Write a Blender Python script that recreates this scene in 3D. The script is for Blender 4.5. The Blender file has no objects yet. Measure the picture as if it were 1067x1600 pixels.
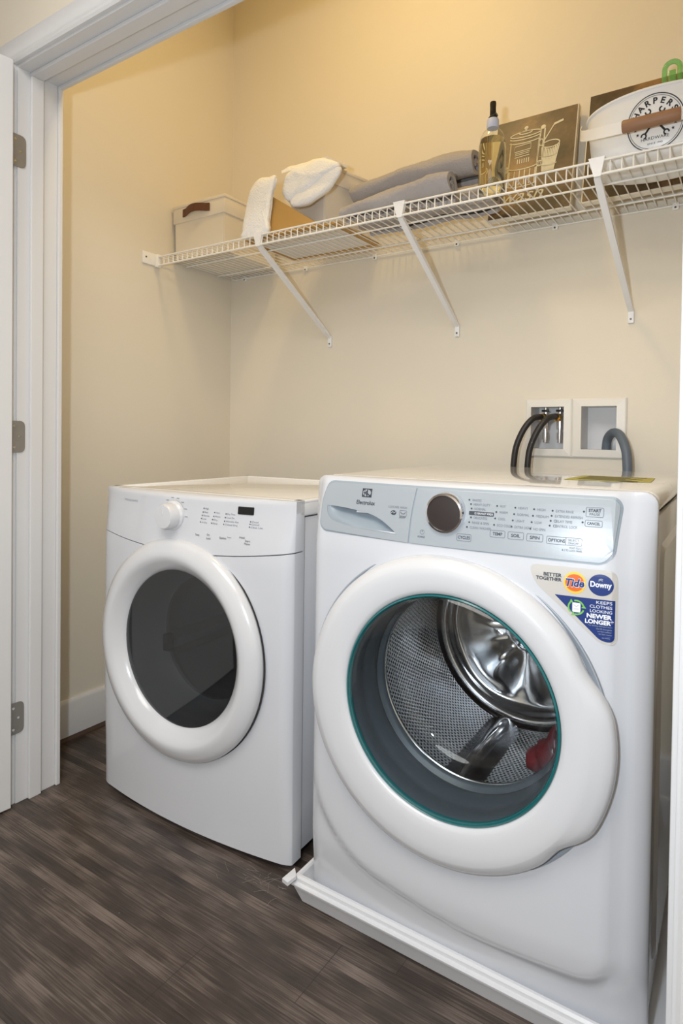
import bpy, bmesh, math, random
from math import sin, cos, pi, radians, sqrt, atan2, hypot
from mathutils import Vector, Matrix, noise

random.seed(7)
SC = bpy.context.scene
COL = SC.collection

# ------------------------------------------------------------------ camera
cam_d = bpy.data.cameras.new('camera')
cam = bpy.data.objects.new('camera', cam_d)
COL.objects.link(cam)
YAW, PITCH, ROLL, FPX, PPY = 0.5863, 0.0175, 0.0127, 977.5031, 695.7512
cam_d.sensor_fit = 'VERTICAL'
cam_d.sensor_height = 36.0
cam_d.lens = FPX / 1600 * 36.0
cam_d.shift_y = -(800 - PPY) / 1600
cam_d.clip_start = 0.02
_r = Vector((cos(YAW), sin(YAW), 0))
_f0 = Vector((-sin(YAW), cos(YAW), 0))
_u0 = Vector((0, 0, 1))
_f = _f0 * cos(PITCH) - _u0 * sin(PITCH)
_u = _u0 * cos(PITCH) + _f0 * sin(PITCH)
_rx = _r * cos(ROLL) + _u * sin(ROLL)
_ux = _u * cos(ROLL) - _r * sin(ROLL)
M = Matrix.Identity(4)
for i in range(3):
    M[i][0] = _rx[i]; M[i][1] = _ux[i]; M[i][2] = -_f[i]
M[0][3], M[1][3], M[2][3] = 1.9273, -2.0155, 1.0479
cam.matrix_world = M
SC.camera = cam

# ------------------------------------------------------------------ light and exposure
SC.view_settings.view_transform = 'Standard'
SC.view_settings.look = 'None'
SC.view_settings.gamma = 1.0
SC.view_settings.use_curve_mapping = False
SC.view_settings.exposure = 0.08
W = bpy.data.worlds.new('world'); SC.world = W
W.use_nodes = True
W.node_tree.nodes['Background'].inputs['Color'].default_value = (1, 0.93, 0.85, 1)
W.node_tree.nodes['Background'].inputs['Strength'].default_value = 0.2


def lamp(name, kind, loc, power, color, size=0.1, rot=(0, 0, 0)):
    d = bpy.data.lights.new(name, kind)
    d.energy = power
    d.color = color
    if kind == 'AREA':
        d.shape = 'DISK'; d.size = size
    else:
        d.shadow_soft_size = size
    o = bpy.data.objects.new(name, d)
    o.location = loc; o.rotation_euler = rot
    COL.objects.link(o)
    return o


lamp('camera_flash', 'POINT', (1.76, -2.135, 1.145), 45, (0.80, 0.90, 1.0), 0.03)
lamp('closet_ceiling_lamp', 'AREA', (0.92, -0.75, 2.97), 7.5, (1.0, 0.73, 0.32), 0.26)
lamp('hall_bounce_fill', 'AREA', (1.4, -2.55, 2.70), 40, (1.0, 0.96, 0.91), 1.6)  # broad soft fill added in the hall, as if bounced off its ceiling

# ------------------------------------------------------------------ materials


def srgb(r, g, b):
    def f(c):
        c /= 255.0
        return c / 12.92 if c <= 0.04045 else ((c + 0.055) / 1.055) ** 2.4
    return (f(r), f(g), f(b), 1)


def mat(name, col, rough=0.5, metal=0.0, coat=0.0, bump=None, spec=None):
    m = bpy.data.materials.new(name); m.use_nodes = True
    nt = m.node_tree; b = nt.nodes['Principled BSDF']
    b.inputs['Base Color'].default_value = col
    b.inputs['Roughness'].default_value = rough
    b.inputs['Metallic'].default_value = metal
    b.inputs['Coat Weight'].default_value = coat
    b.inputs['Coat Roughness'].default_value = 0.05
    if spec is not None:
        b.inputs['Specular IOR Level'].default_value = spec
    if bump:
        scale, strength, dist = bump
        tc = nt.nodes.new('ShaderNodeTexCoord')
        n = nt.nodes.new('ShaderNodeTexNoise'); n.inputs['Scale'].default_value = scale
        n.inputs['Detail'].default_value = 4
        bp = nt.nodes.new('ShaderNodeBump'); bp.inputs['Strength'].default_value = strength
        bp.inputs['Distance'].default_value = dist
        nt.links.new(tc.outputs['Object'], n.inputs['Vector'])
        nt.links.new(n.outputs['Fac'], bp.inputs['Height'])
        nt.links.new(bp.outputs['Normal'], b.inputs['Normal'])
    return m


class NT:
    """small node helper"""
    def __init__(s, m):
        s.nt = m.node_tree

    def n(s, t, **kw):
        x = s.nt.nodes.new(t)
        for k, v in kw.items():
            setattr(x, k, v)
        return x

    def link(s, a, b):
        s.nt.links.new(a, b)

    def math(s, op, a, b=None, c=None):
        x = s.nt.nodes.new('ShaderNodeMath'); x.operation = op
        for i, v in enumerate((a, b, c)):
            if v is None:
                continue
            if isinstance(v, (int, float)):
                x.inputs[i].default_value = v
            else:
                s.nt.links.new(v, x.inputs[i])
        return x.outputs[0]


def glass_mat(name, tint, ior=1.45, rough=0.02, haze=0.0, hazecol=(.5, .5, .5, 1)):
    m = bpy.data.materials.new(name); m.use_nodes = True
    nt = m.node_tree; nt.nodes.clear()
    h = NT(m)
    out = h.n('ShaderNodeOutputMaterial')
    tr = h.n('ShaderNodeBsdfTransparent'); tr.inputs['Color'].default_value = tint
    gl = h.n('ShaderNodeBsdfGlossy'); gl.inputs['Roughness'].default_value = rough
    lw = h.n('ShaderNodeLayerWeight')
    r0 = 1.6 * ((ior - 1) / (ior + 1)) ** 2
    fres = h.math('ADD', r0, h.math('MULTIPLY', h.math('POWER', lw.outputs['Facing'], 5.0), 0.85 - r0))
    mx = h.n('ShaderNodeMixShader')
    h.link(fres, mx.inputs[0]); h.link(tr.outputs[0], mx.inputs[1]); h.link(gl.outputs[0], mx.inputs[2])
    last = mx
    if haze:
        df = h.n('ShaderNodeBsdfDiffuse'); df.inputs['Color'].default_value = hazecol
        m2 = h.n('ShaderNodeMixShader'); m2.inputs[0].default_value = haze
        h.link(mx.outputs[0], m2.inputs[1]); h.link(df.outputs[0], m2.inputs[2]); last = m2
    h.link(last.outputs[0], out.inputs[0])
    return m


MT = {}
MT['wall'] = mat('cream_wall_paint', srgb(229, 220, 203), 0.55, bump=(260, 0.12, 0.002))
MT['hall'] = mat('hall_wall_paint', srgb(236, 226, 212), 0.6)
MT['ceil'] = mat('ceiling_paint', srgb(240, 236, 228), 0.8)
MT['trim'] = mat('white_trim_paint', srgb(214, 213, 213), 0.35)
MT['door'] = mat('white_door_paint', srgb(216, 215, 214), 0.35)
MT['white'] = mat('white_enamel', srgb(208, 209, 213), 0.22, coat=0.35)
MT['white2'] = mat('white_plastic', srgb(211, 211, 213), 0.22, coat=0.4)
MT['top'] = mat('white_enamel_top', srgb(240, 239, 238), 0.12, coat=0.8)
MT['panel'] = mat('pale_blue_grey_panel', srgb(164, 170, 175), 0.3, coat=0.3)
MT['panelrim'] = mat('panel_groove_grey', srgb(150, 160, 168), 0.4)
MT['recess'] = mat('drawer_recess_grey', srgb(148, 158, 166), 0.35)
MT['chrome'] = mat('chrome', srgb(225, 225, 228), 0.08, 1.0)
MT['steel'] = mat('brushed_nickel', srgb(150, 146, 140), 0.45, 0.6)
MT['screw'] = mat('screw_metal', srgb(120, 118, 116), 0.4, 1.0)
MT['brass'] = mat('brass', srgb(214, 170, 90), 0.25, 1.0)
MT['dialface'] = mat('dark_brown_dial_face', srgb(52, 44, 42), 0.4)
MT['print'] = mat('charcoal_print', srgb(58, 62, 72), 0.6)
MT['printlight'] = mat('grey_print', srgb(112, 118, 128), 0.6)
MT['navy'] = mat('navy_print', srgb(22, 40, 92), 0.35)
MT['gasket'] = mat('blue_grey_rubber', srgb(82, 88, 94), 0.34)
MT['groove'] = mat('blue_grey_gap', srgb(150, 156, 164), 0.4)
MT['teal'] = mat('teal_glass_edge', srgb(20, 102, 104), 0.15, coat=0.6)
MT['black'] = mat('black_plastic', srgb(22, 22, 23), 0.35)
MT['rubber'] = mat('black_rubber', srgb(38, 34, 33), 0.45)
MT['hose'] = mat('grey_hose_plastic', srgb(98, 108, 120), 0.45)
MT['wire'] = mat('white_vinyl_wire', srgb(243, 240, 234), 0.35)
MT['brace'] = mat('white_metal_brace', srgb(240, 240, 241), 0.35)
MT['cream'] = mat('cream_box_fabric', srgb(228, 218, 200), 0.85, bump=(700, 0.25, 0.001))
MT['cream2'] = mat('pale_cream_card', srgb(230, 222, 210), 0.8)
MT['leather'] = mat('brown_leather', srgb(96, 58, 36), 0.6, bump=(300, 0.3, 0.001))
MT['tan'] = mat('tan_card', srgb(190, 150, 84), 0.75)
MT['towelw'] = mat('white_terry', srgb(250, 249, 247), 0.95, bump=(190, 0.7, 0.004))
MT['towelg'] = mat('grey_terry', srgb(176, 171, 171), 0.95, bump=(190, 0.8, 0.004))
MT['canvasedge'] = mat('canvas_edge', srgb(229, 220, 203), 0.8)
MT['chalk'] = mat('cream_print', srgb(226, 220, 196), 0.8)
MT['metalwhite'] = mat('white_painted_metal', srgb(240, 240, 240), 0.35)
MT['wood'] = mat('brown_wood_grip', srgb(146, 108, 80), 0.55, bump=(160, 0.3, 0.001))
MT['ink'] = mat('black_ink', srgb(30, 28, 30), 0.6)
MT['pan'] = mat('white_pan_plastic', srgb(212, 212, 214), 0.3)
MT['outlet'] = mat('outlet_white_plastic', srgb(232, 228, 220), 0.4)
MT['outletin'] = mat('outlet_tub_plastic', srgb(220, 219, 219), 0.45)
MT['dryin'] = mat('dryer_drum_grey', srgb(150, 151, 152), 0.5)
MT['dryrim'] = mat('dryer_inner_rim_grey', srgb(150, 152, 155), 0.45)
MT['red'] = mat('dark_red_cloth', srgb(112, 16, 26), 0.85)
MT['yellow'] = mat('yellow_paper', srgb(176, 166, 74), 0.6)
MT['stbeige'] = mat('sticker_beige', srgb(198, 193, 186), 0.4)
MT['stblue'] = mat('sticker_blue', srgb(26, 52, 118), 0.4)
MT['orange'] = mat('sticker_orange', srgb(226, 106, 40), 0.4)
MT['styellow'] = mat('sticker_yellow', srgb(250, 200, 66), 0.4)
MT['stwhite'] = mat('sticker_white', srgb(240, 242, 246), 0.4)
MT['stgreen'] = mat('sticker_green', srgb(120, 190, 80), 0.4)
MT['shoe'] = mat('dark_shoe_moulding', srgb(82, 66, 56), 0.55)
MT['lint'] = mat('lint', srgb(150, 142, 134), 0.9)
MT['glass'] = glass_mat('washer_door_glass', (0.93, 0.96, 0.97, 1), 1.42, 0.015)
MT['darkglass'] = glass_mat('smoked_dryer_glass', (0.30, 0.31, 0.32, 1), 1.62, 0.03)
MT['bottle'] = glass_mat('clear_bottle_plastic', (0.985, 0.985, 0.95, 1), 1.38, 0.03)
MT['liquid'] = mat('pale_soap_liquid', srgb(246, 242, 214), 0.02)
MT['liquid'].node_tree.nodes['Principled BSDF'].inputs['Transmission Weight'].default_value = 1.0
MT['liquid'].node_tree.nodes['Principled BSDF'].inputs['IOR'].default_value = 1.30
MT['green'] = glass_mat('clear_green_plastic', (0.72, 0.94, 0.72, 1), 1.5, 0.05, 0.30, srgb(120, 206, 120))
MT['lilac'] = mat('pale_lilac_collar', srgb(200, 208, 236), 0.4)


def plank_material():
    m = bpy.data.materials.new('grey_brown_vinyl_plank'); m.use_nodes = True
    h = NT(m); b = m.node_tree.nodes['Principled BSDF']
    tc = h.n('ShaderNodeTexCoord')
    sep = h.n('ShaderNodeSeparateXYZ'); h.link(tc.outputs['Object'], sep.inputs[0])
    X, Y = sep.outputs[0], sep.outputs[1]
    SW = 0.0265
    strip = h.math('FLOOR', h.math('DIVIDE', Y, SW))
    wn = h.n('ShaderNodeTexWhiteNoise', noise_dimensions='1D'); h.link(strip, wn.inputs['W'])
    xo = h.math('ADD', h.math('MULTIPLY', X, 3.2), h.math('MULTIPLY', wn.outputs['Value'], 90))
    cmb = h.n('ShaderNodeCombineXYZ'); h.link(xo, cmb.inputs[0]); h.link(h.math('MULTIPLY', strip, 7.31), cmb.inputs[1])
    n1 = h.n('ShaderNodeTexNoise'); n1.inputs['Scale'].default_value = 1.6; n1.inputs['Detail'].default_value = 3
    h.link(cmb.outputs[0], n1.inputs['Vector'])
    # fine grain
    cm2 = h.n('ShaderNodeCombineXYZ'); h.link(h.math('MULTIPLY', X, 9), cm2.inputs[0]); h.link(h.math('MULTIPLY', Y, 330), cm2.inputs[1])
    n2 = h.n('ShaderNodeTexNoise'); n2.inputs['Scale'].default_value = 1; n2.inputs['Detail'].default_value = 4
    h.link(cm2.outputs[0], n2.inputs['Vector'])
    cm3 = h.n('ShaderNodeCombineXYZ'); h.link(h.math('MULTIPLY', X, 2.4), cm3.inputs[0]); h.link(h.math('MULTIPLY', Y, 34), cm3.inputs[1])
    n3 = h.n('ShaderNodeTexNoise'); n3.inputs['Scale'].default_value = 1; n3.inputs['Detail'].default_value = 3
    h.link(cm3.outputs[0], n3.inputs['Vector'])
    v = h.math('ADD', h.math('MULTIPLY', n1.outputs['Fac'], 0.66), h.math('ADD', h.math('MULTIPLY', n2.outputs['Fac'], 0.42), h.math('MULTIPLY', n3.outputs['Fac'], 0.20)))
    # plank joints
    PW = SW * 6
    row = h.math('FLOOR', h.math('DIVIDE', Y, PW))
    w2 = h.n('ShaderNodeTexWhiteNoise', noise_dimensions='1D'); h.link(row, w2.inputs['W'])
    px = h.math('FRACT', h.math('ADD', h.math('DIVIDE', X, 0.92), w2.outputs['Value']))
    endj = h.math('LESS_THAN', px, 0.0022)
    sidej = h.math('LESS_THAN', h.math('FRACT', h.math('DIVIDE', Y, PW)), 0.010)
    joint = h.math('MAXIMUM', endj, sidej)
    cr = h.n('ShaderNodeValToRGB')
    e = cr.color_ramp.elements
    e[0].position = 0.42; e[0].color = srgb(36, 29, 25)
    e[1].position = 0.86; e[1].color = srgb(124, 110, 101)
    k = cr.color_ramp.elements.new(0.62); k.color = srgb(66, 56, 50)
    h.link(v, cr.inputs[0])
    mx = h.n('ShaderNodeMix', data_type='RGBA')
    h.link(h.math('MULTIPLY', joint, 0.65), mx.inputs[0])
    h.link(cr.outputs[0], mx.inputs[6]); mx.inputs[7].default_value = srgb(40, 33, 29)
    h.link(mx.outputs[2], b.inputs['Base Color'])
    b.inputs['Roughness'].default_value = 0.42
    bp = h.n('ShaderNodeBump'); bp.inputs['Strength'].default_value = 0.25; bp.inputs['Distance'].default_value = 0.002
    h.link(n2.outputs['Fac'], bp.inputs['Height']); h.link(bp.outputs[0], b.inputs['Normal'])
    return m


MT['floor'] = plank_material()


def drum_material(R, pitch):
    m = bpy.data.materials.new('perforated_steel'); m.use_nodes = True
    h = NT(m); b = m.node_tree.nodes['Principled BSDF']
    tc = h.n('ShaderNodeTexCoord'); sep = h.n('ShaderNodeSeparateXYZ'); h.link(tc.outputs['Object'], sep.inputs[0])
    ang = h.math('ARCTAN2', sep.outputs[2], sep.outputs[0])
    u = h.math('MULTIPLY', ang, R / pitch)
    v = h.math('DIVIDE', sep.outputs[1], pitch * 0.866)
    row = h.math('FLOOR', v)
    par = h.math('MULTIPLY', h.math('FRACT', h.math('MULTIPLY', row, 0.5)), 1.0)
    du = h.math('SUBTRACT', h.math('FRACT', h.math('ADD', u, par)), 0.5)
    dv = h.math('MULTIPLY', h.math('SUBTRACT', h.math('FRACT', v), 0.5), 0.866)
    d = h.math('SQRT', h.math('ADD', h.math('MULTIPLY', du, du), h.math('MULTIPLY', dv, dv)))
    hole = h.math('LESS_THAN', d, 0.29)
    mr = h.n('ShaderNodeMix', data_type='RGBA'); h.link(hole, mr.inputs[0])
    mr.inputs[6].default_value = srgb(222, 222, 224); mr.inputs[7].default_value = srgb(16, 16, 17)
    h.link(mr.outputs[2], b.inputs['Base Color'])
    h.link(h.math('SUBTRACT', 1.0, h.math('MULTIPLY', hole, 0.9)), b.inputs['Metallic']); b.inputs['Roughness'].default_value = 0.26
    bp = h.n('ShaderNodeBump'); bp.inputs['Strength'].default_value = 0.9; bp.inputs['Distance'].default_value = 0.003
    h.link(h.math('MULTIPLY', h.math('SMOOTH_MIN', d, 0.42, 0.1), 1.0), bp.inputs['Height'])
    h.link(bp.outputs[0], b.inputs['Normal'])
    return m


MT['drum'] = drum_material(0.245, 0.0100)
MT['drumplain'] = mat('polished_drum_steel', srgb(214, 214, 216), 0.16, 1.0)


def art_material(name, seed):
    m = bpy.data.materials.new(name); m.use_nodes = True
    h = NT(m); b = m.node_tree.nodes['Principled BSDF']
    tc = h.n('ShaderNodeTexCoord')
    mp = h.n('ShaderNodeMapping'); mp.inputs['Location'].default_value = seed
    h.link(tc.outputs['Object'], mp.inputs['Vector'])
    n1 = h.n('ShaderNodeTexNoise'); n1.inputs['Scale'].default_value = 5.5; n1.inputs['Detail'].default_value = 2
    h.link(mp.outputs[0], n1.inputs['Vector'])
    n2 = h.n('ShaderNodeTexNoise'); n2.inputs['Scale'].default_value = 60; n2.inputs['Detail'].default_value = 5
    h.link(mp.outputs[0], n2.inputs['Vector'])
    v = h.math('ADD', h.math('MULTIPLY', n1.outputs['Fac'], 0.85), h.math('MULTIPLY', n2.outputs['Fac'], 0.15))
    cr = h.n('ShaderNodeValToRGB'); e = cr.color_ramp.elements
    e[0].position = 0.38; e[0].color = srgb(50, 37, 28)
    e[1].position = 0.66; e[1].color = srgb(150, 116, 72)
    k = e.new(0.52); k.color = srgb(94, 74, 55)
    h.link(v, cr.inputs[0]); h.link(cr.outputs[0], b.inputs['Base Color'])
    b.inputs['Roughness'].default_value = 0.45
    return m


MT['art1'] = art_material('brown_wash_print', (1.3, 0.2, 0.1))
MT['art2'] = art_material('brown_sign_print', (4.1, 2.2, 0.6))

# ------------------------------------------------------------------ object helpers


def link_mesh(name, bm, mats, parent=None, smooth=False, recalc=True):
    if recalc:
        bmesh.ops.recalc_face_normals(bm, faces=bm.faces)
    me = bpy.data.meshes.new(name)
    bm.to_mesh(me); bm.free()
    if not isinstance(mats, (list, tuple)):
        mats = [mats]
    for m in mats:
        me.materials.append(MT[m])
    if smooth:
        ang = radians(38) if smooth is True else radians(smooth)
        me.polygons.foreach_set('use_smooth', [True] * len(me.polygons))
        try:
            me.set_sharp_from_angle(angle=ang)
        except Exception:
            pass
    o = bpy.data.objects.new(name, me)
    COL.objects.link(o)
    if parent:
        o.parent = parent
    return o


def thing(name, label, cat, loc=(0, 0, 0), rz=0.0, group=None):
    o = bpy.data.objects.new(name, None)
    o.empty_display_size = 0.05
    o.location = loc; o.rotation_euler = (0, 0, rz)
    COL.objects.link(o)
    o['label'] = label; o['category'] = cat
    if group:
        o['group'] = group
    return o


def tag(o, label, cat, group=None):
    o['label'] = label; o['category'] = cat
    if group:
        o['group'] = group
    return o


def structure(o):
    o['kind'] = 'structure'
    return o


def box(bm, x0, x1, y0, y1, z0, z1, bevel=0.0, seg=2, mi=0):
    r = bmesh.ops.create_cube(bm, size=1.0)
    vs = r['verts']
    for v in vs:
        v.co = Vector(((x0 + x1) / 2 + v.co.x * (x1 - x0), (y0 + y1) / 2 + v.co.y * (y1 - y0), (z0 + z1) / 2 + v.co.z * (z1 - z0)))
    fs = list({f for v in vs for f in v.link_faces})
    for f in fs:
        f.material_index = mi
    if bevel:
        es = list({e for v in vs for e in v.link_edges})
        rr = bmesh.ops.bevel(bm, geom=es, offset=bevel, segments=seg, profile=0.5, affect='EDGES', clamp_overlap=True)
        for f in rr['faces']:
            f.material_index = mi
    return vs


def cyl(bm, p0, p1, r0, r1=None, n=16, mi=0, cap=True):
    p0, p1 = Vector(p0), Vector(p1)
    r1 = r0 if r1 is None else r1
    ax = (p1 - p0).normalized()
    a = ax.orthogonal().normalized(); b = ax.cross(a)
    A = [bm.verts.new(p0 + (a * cos(2 * pi * i / n) + b * sin(2 * pi * i / n)) * r0) for i in range(n)]
    B = [bm.verts.new(p1 + (a * cos(2 * pi * i / n) + b * sin(2 * pi * i / n)) * r1) for i in range(n)]
    for i in range(n):
        bm.faces.new((A[i], A[(i + 1) % n], B[(i + 1) % n], B[i])).material_index = mi
    if cap:
        bm.faces.new(A[::-1]).material_index = mi
        bm.faces.new(B).material_index = mi


def catmull(pts, sub=8):
    pts = [Vector(p) for p in pts]
    P = [pts[0] * 2 - pts[1]] + pts + [pts[-1] * 2 - pts[-2]]
    out = []
    for i in range(1, len(P) - 2):
        for k in range(sub):
            t = k / sub
            a, b, c, d = P[i - 1], P[i], P[i + 1], P[i + 2]
            out.append(0.5 * ((2 * b) + (c - a) * t + (2 * a - 5 * b + 4 * c - d) * t * t + (3 * b - a - 3 * c + d) * t ** 3))
    out.append(pts[-1])
    return out


def tube(bm, pts, r, n=10, mi=0, closed=False, flat=None):
    pts = [Vector(p) for p in pts]
    rings = []
    m = len(pts)
    prev = None
    for i, p in enumerate(pts):
        if closed:
            t = (pts[(i + 1) % m] - pts[i - 1]).normalized()
        else:
            t = (pts[min(i + 1, m - 1)] - pts[max(i - 1, 0)]).normalized()
        if prev is None:
            a = t.orthogonal().normalized()
        else:
            a = (prev - t * prev.dot(t)).normalized()
        prev = a
        b = t.cross(a)
        rr = r(i / (m - 1)) if callable(r) else r
        rings.append([bm.verts.new(p + (a * cos(2 * pi * k / n) + b * sin(2 * pi * k / n)) * rr) for k in range(n)])
    for i in range(m if closed else m - 1):
        A, B = rings[i], rings[(i + 1) % m]
        for k in range(n):
            bm.faces.new((A[k], A[(k + 1) % n], B[(k + 1) % n], B[k])).material_index = mi
    if not closed:
        bm.faces.new(rings[0][::-1]).material_index = mi
        bm.faces.new(rings[-1]).material_index = mi


def lathe_y(bm, c, prof, n=72, mi=0, close_start=False, close_end=False, rfun=None):
    """revolve (r, y) round the y axis through c=(u, z); y is local y"""
    rings = []
    for (r, y) in prof:
        ring = []
        for k in range(n):
            th = 2 * pi * k / n
            rr = rfun(r, th) if rfun else r
            ring.append(bm.verts.new((c[0] + rr * cos(th), y, c[1] + rr * sin(th))))
        rings.append(ring)
    for i in range(len(prof) - 1):
        for k in range(n):
            bm.faces.new((rings[i][k], rings[i][(k + 1) % n], rings[i + 1][(k + 1) % n], rings[i + 1][k])).material_index = mi
    if close_start:
        bm.faces.new(rings[0]).material_index = mi
    if close_end:
        bm.faces.new(rings[-1][::-1]).material_index = mi


def lathe_z(bm, c, prof, n=40, mi=0, ex=1.0, ey=1.0, close_start=True, close_end=True):
    rings = []
    for (r, z) in prof:
        rings.append([bm.verts.new((c[0] + r * ex * cos(2 * pi * k / n), c[1] + r * ey * sin(2 * pi * k / n), c[2] + z)) for k in range(n)])
    for i in range(len(prof) - 1):
        for k in range(n):
            bm.faces.new((rings[i][k], rings[i][(k + 1) % n], rings[i + 1][(k + 1) % n], rings[i + 1][k])).material_index = mi
    if close_start:
        bm.faces.new(rings[0][::-1]).material_index = mi
    if close_end:
        bm.faces.new(rings[-1]).material_index = mi


_text_cache = {}


def text_geo(s, size, shear=0.0, align='LEFT', bold=0.0, width=None):
    """glyph outlines as 2-D vertices and faces"""
    key = (s, round(size, 5), shear, align, bold, width)
    if key in _text_cache:
        return _text_cache[key]
    cu = bpy.data.curves.new('lettering', 'FONT')
    cu.body = s; cu.size = size; cu.shear = shear; cu.align_x = align; cu.offset = bold
    cu.resolution_u = 3; cu.fill_mode = 'FRONT'
    ob = bpy.data.objects.new('lettering', cu)
    COL.objects.link(ob)
    dg = bpy.context.evaluated_depsgraph_get()
    dg.update()
    me = bpy.data.meshes.new_from_object(ob.evaluated_get(dg))
    vs = [(v.co.x, v.co.y) for v in me.vertices]
    fs = [tuple(p.vertices) for p in me.polygons]
    bpy.data.objects.remove(ob); bpy.data.curves.remove(cu); bpy.data.meshes.remove(me)
    if width and vs:
        x0 = min(v[0] for v in vs); x1 = max(v[0] for v in vs)
        k = width / max(1e-6, x1 - x0)
        if align == 'LEFT':
            vs = [((x - x0) * k, y) for x, y in vs]
        elif align == 'RIGHT':
            vs = [((x - x1) * k, y) for x, y in vs]
        else:
            vs = [((x - (x0 + x1) / 2) * k, y) for x, y in vs]
    _text_cache[key] = (vs, fs)
    return vs, fs


class Sheet:
    """flat print laid on a surface: 2-D shapes (a, b) mapped by fn(a, b, lift) to 3-D"""
    def __init__(s, fn):
        s.bm = bmesh.new(); s.fn = fn

    def text(s, txt, a, b, size, mi=0, lift=0.001, slope=0.0, **kw):
        vs, fs = text_geo(txt, size, **kw)
        V = [s.bm.verts.new(s.fn(a + x, b + y + slope * x, lift)) for x, y in vs]
        for f in fs:
            try:
                s.bm.faces.new([V[i] for i in f]).material_index = mi
            except ValueError:
                pass

    def poly(s, pts, mi=0, lift=0.001, grid=0.02, skirt=0.0, hole=None):
        t = bmesh.new()
        if hole:
            es = []
            for lp in (pts, hole):
                vv = [t.verts.new((a, b, 0)) for a, b in lp]
                es += [t.edges.new((vv[i], vv[(i + 1) % len(vv)])) for i in range(len(vv))]
            bmesh.ops.triangle_fill(t, edges=es, use_beauty=True, use_dissolve=False)
        else:
            t.faces.new([t.verts.new((a, b, 0)) for a, b in pts])
            bmesh.ops.triangulate(t, faces=t.faces[:])
        if grid:
            a0 = min(p[0] for p in pts); a1 = max(p[0] for p in pts)
            k = math.ceil(a0 / grid)
            while k * grid < a1:
                bmesh.ops.bisect_plane(t, geom=t.verts[:] + t.edges[:] + t.faces[:], plane_co=(k * grid, 0, 0), plane_no=(1, 0, 0))
                k += 1
            b0 = min(p[1] for p in pts); b1 = max(p[1] for p in pts)
            k = math.ceil(b0 / grid)
            while k * grid < b1:
                bmesh.ops.bisect_plane(t, geom=t.verts[:] + t.edges[:] + t.faces[:], plane_co=(0, k * grid, 0), plane_no=(0, 1, 0))
                k += 1
        t.verts.index_update()
        V = [s.bm.verts.new(s.fn(v.co.x, v.co.y, lift)) for v in t.verts]
        for f in t.faces:
            s.bm.faces.new([V[v.index] for v in f.verts]).material_index = mi
        if skirt:
            for e in t.edges:
                if len(e.link_faces) == 1:
                    i, j = e.verts[0].index, e.verts[1].index
                    a, b = e.verts[0].co, e.verts[1].co
                    q = [s.bm.verts.new(s.fn(a.x, a.y, lift - skirt)), s.bm.verts.new(s.fn(b.x, b.y, lift - skirt))]
                    s.bm.faces.new((V[i], V[j], q[1], q[0])).material_index = mi
        t.free()

    def disc(s, a, b, r, mi=0, lift=0.001, n=28, rb=None):
        s.poly([(a + r * cos(2 * pi * k / n), b + (rb or r) * sin(2 * pi * k / n)) for k in range(n)], mi, lift, grid=0.02)

    def stroke(s, pts, w, mi=0, lift=0.001, closed=False):
        n = len(pts)
        L, R = [], []
        for i in range(n):
            if closed:
                p, q = pts[i - 1], pts[(i + 1) % n]
            else:
                p, q = pts[max(i - 1, 0)], pts[min(i + 1, n - 1)]
            dx, dy = q[0] - p[0], q[1] - p[1]
            d = hypot(dx, dy) or 1
            nx, ny = -dy / d * w / 2, dx / d * w / 2
            L.append(s.bm.verts.new(s.fn(pts[i][0] + nx, pts[i][1] + ny, lift)))
            R.append(s.bm.verts.new(s.fn(pts[i][0] - nx, pts[i][1] - ny, lift)))
        for i in range(n if closed else n - 1):
            j = (i + 1) % n
            s.bm.faces.new((L[i], L[j], R[j], R[i])).material_index = mi

    def build(s, name, mats, parent=None):
        return link_mesh(name, s.bm, mats, parent, smooth=False, recalc=True)


def rrect(x0, x1, z0, z1, r, n=5):
    out = []
    for cx, cz, a0 in ((x1 - r, z1 - r, 0), (x0 + r, z1 - r, 90), (x0 + r, z0 + r, 180), (x1 - r, z0 + r, 270)):
        for k in range(n + 1):
            t = radians(a0 + 90 * k / n)
            out.append((cx + r * cos(t), cz + r * sin(t)))
    return out


def round_poly(pts, r, n=5):
    """round the corners of a polygon; r a number or a list"""
    out = []
    m = len(pts)
    for i in range(m):
        p, c, q = Vector(pts[i - 1]), Vector(pts[i]), Vector(pts[(i + 1) % m])
        rr = r[i] if isinstance(r, (list, tuple)) else r
        a, b = (p - c), (q - c)
        la, lb = a.length, b.length
        k = min(rr, la * 0.48, lb * 0.48)
        A, B = c + a / la * k, c + b / lb * k
        for j in range(n + 1):
            t = j / n
            out.append(tuple(A * (1 - t) ** 2 + c * 2 * t * (1 - t) + B * t * t))
    return out


def heightfield(name, us, zs, off, back, mats, parent, hole=None, ztop=None):
    """front skin y=-off(u,z) closed by side skirts back to y=back"""
    bm = bmesh.new()
    G = [[bm.verts.new((u, -off(u, z), min(z, ztop(u)) if ztop else z)) for z in zs] for u in us]
    for i in range(len(us) - 1):
        for j in range(len(zs) - 1):
            if hole and hole((us[i] + us[i + 1]) / 2, (zs[j] + zs[j + 1]) / 2):
                continue
            bm.faces.new((G[i][j], G[i + 1][j], G[i + 1][j + 1], G[i][j + 1]))

    def skirt(line):
        B = [bm.verts.new((v.co.x, back, v.co.z)) for v in line]
        for k in range(len(line) - 1):
            bm.faces.new((line[k], line[k + 1], B[k + 1], B[k]))
    skirt([G[0][j] for j in range(len(zs))])
    skirt([G[-1][j] for j in range(len(zs))])
    skirt([G[i][-1] for i in range(len(us))])
    skirt([G[i][0] for i in range(len(us))])
    bmesh.ops.remove_doubles(bm, verts=bm.verts, dist=1e-6)
    return link_mesh(name, bm, mats, parent, smooth=50)


def sstep(a, b, x):
    t = max(0.0, min(1.0, (x - a) / (b - a)))
    return t * t * (3 - 2 * t)


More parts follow.
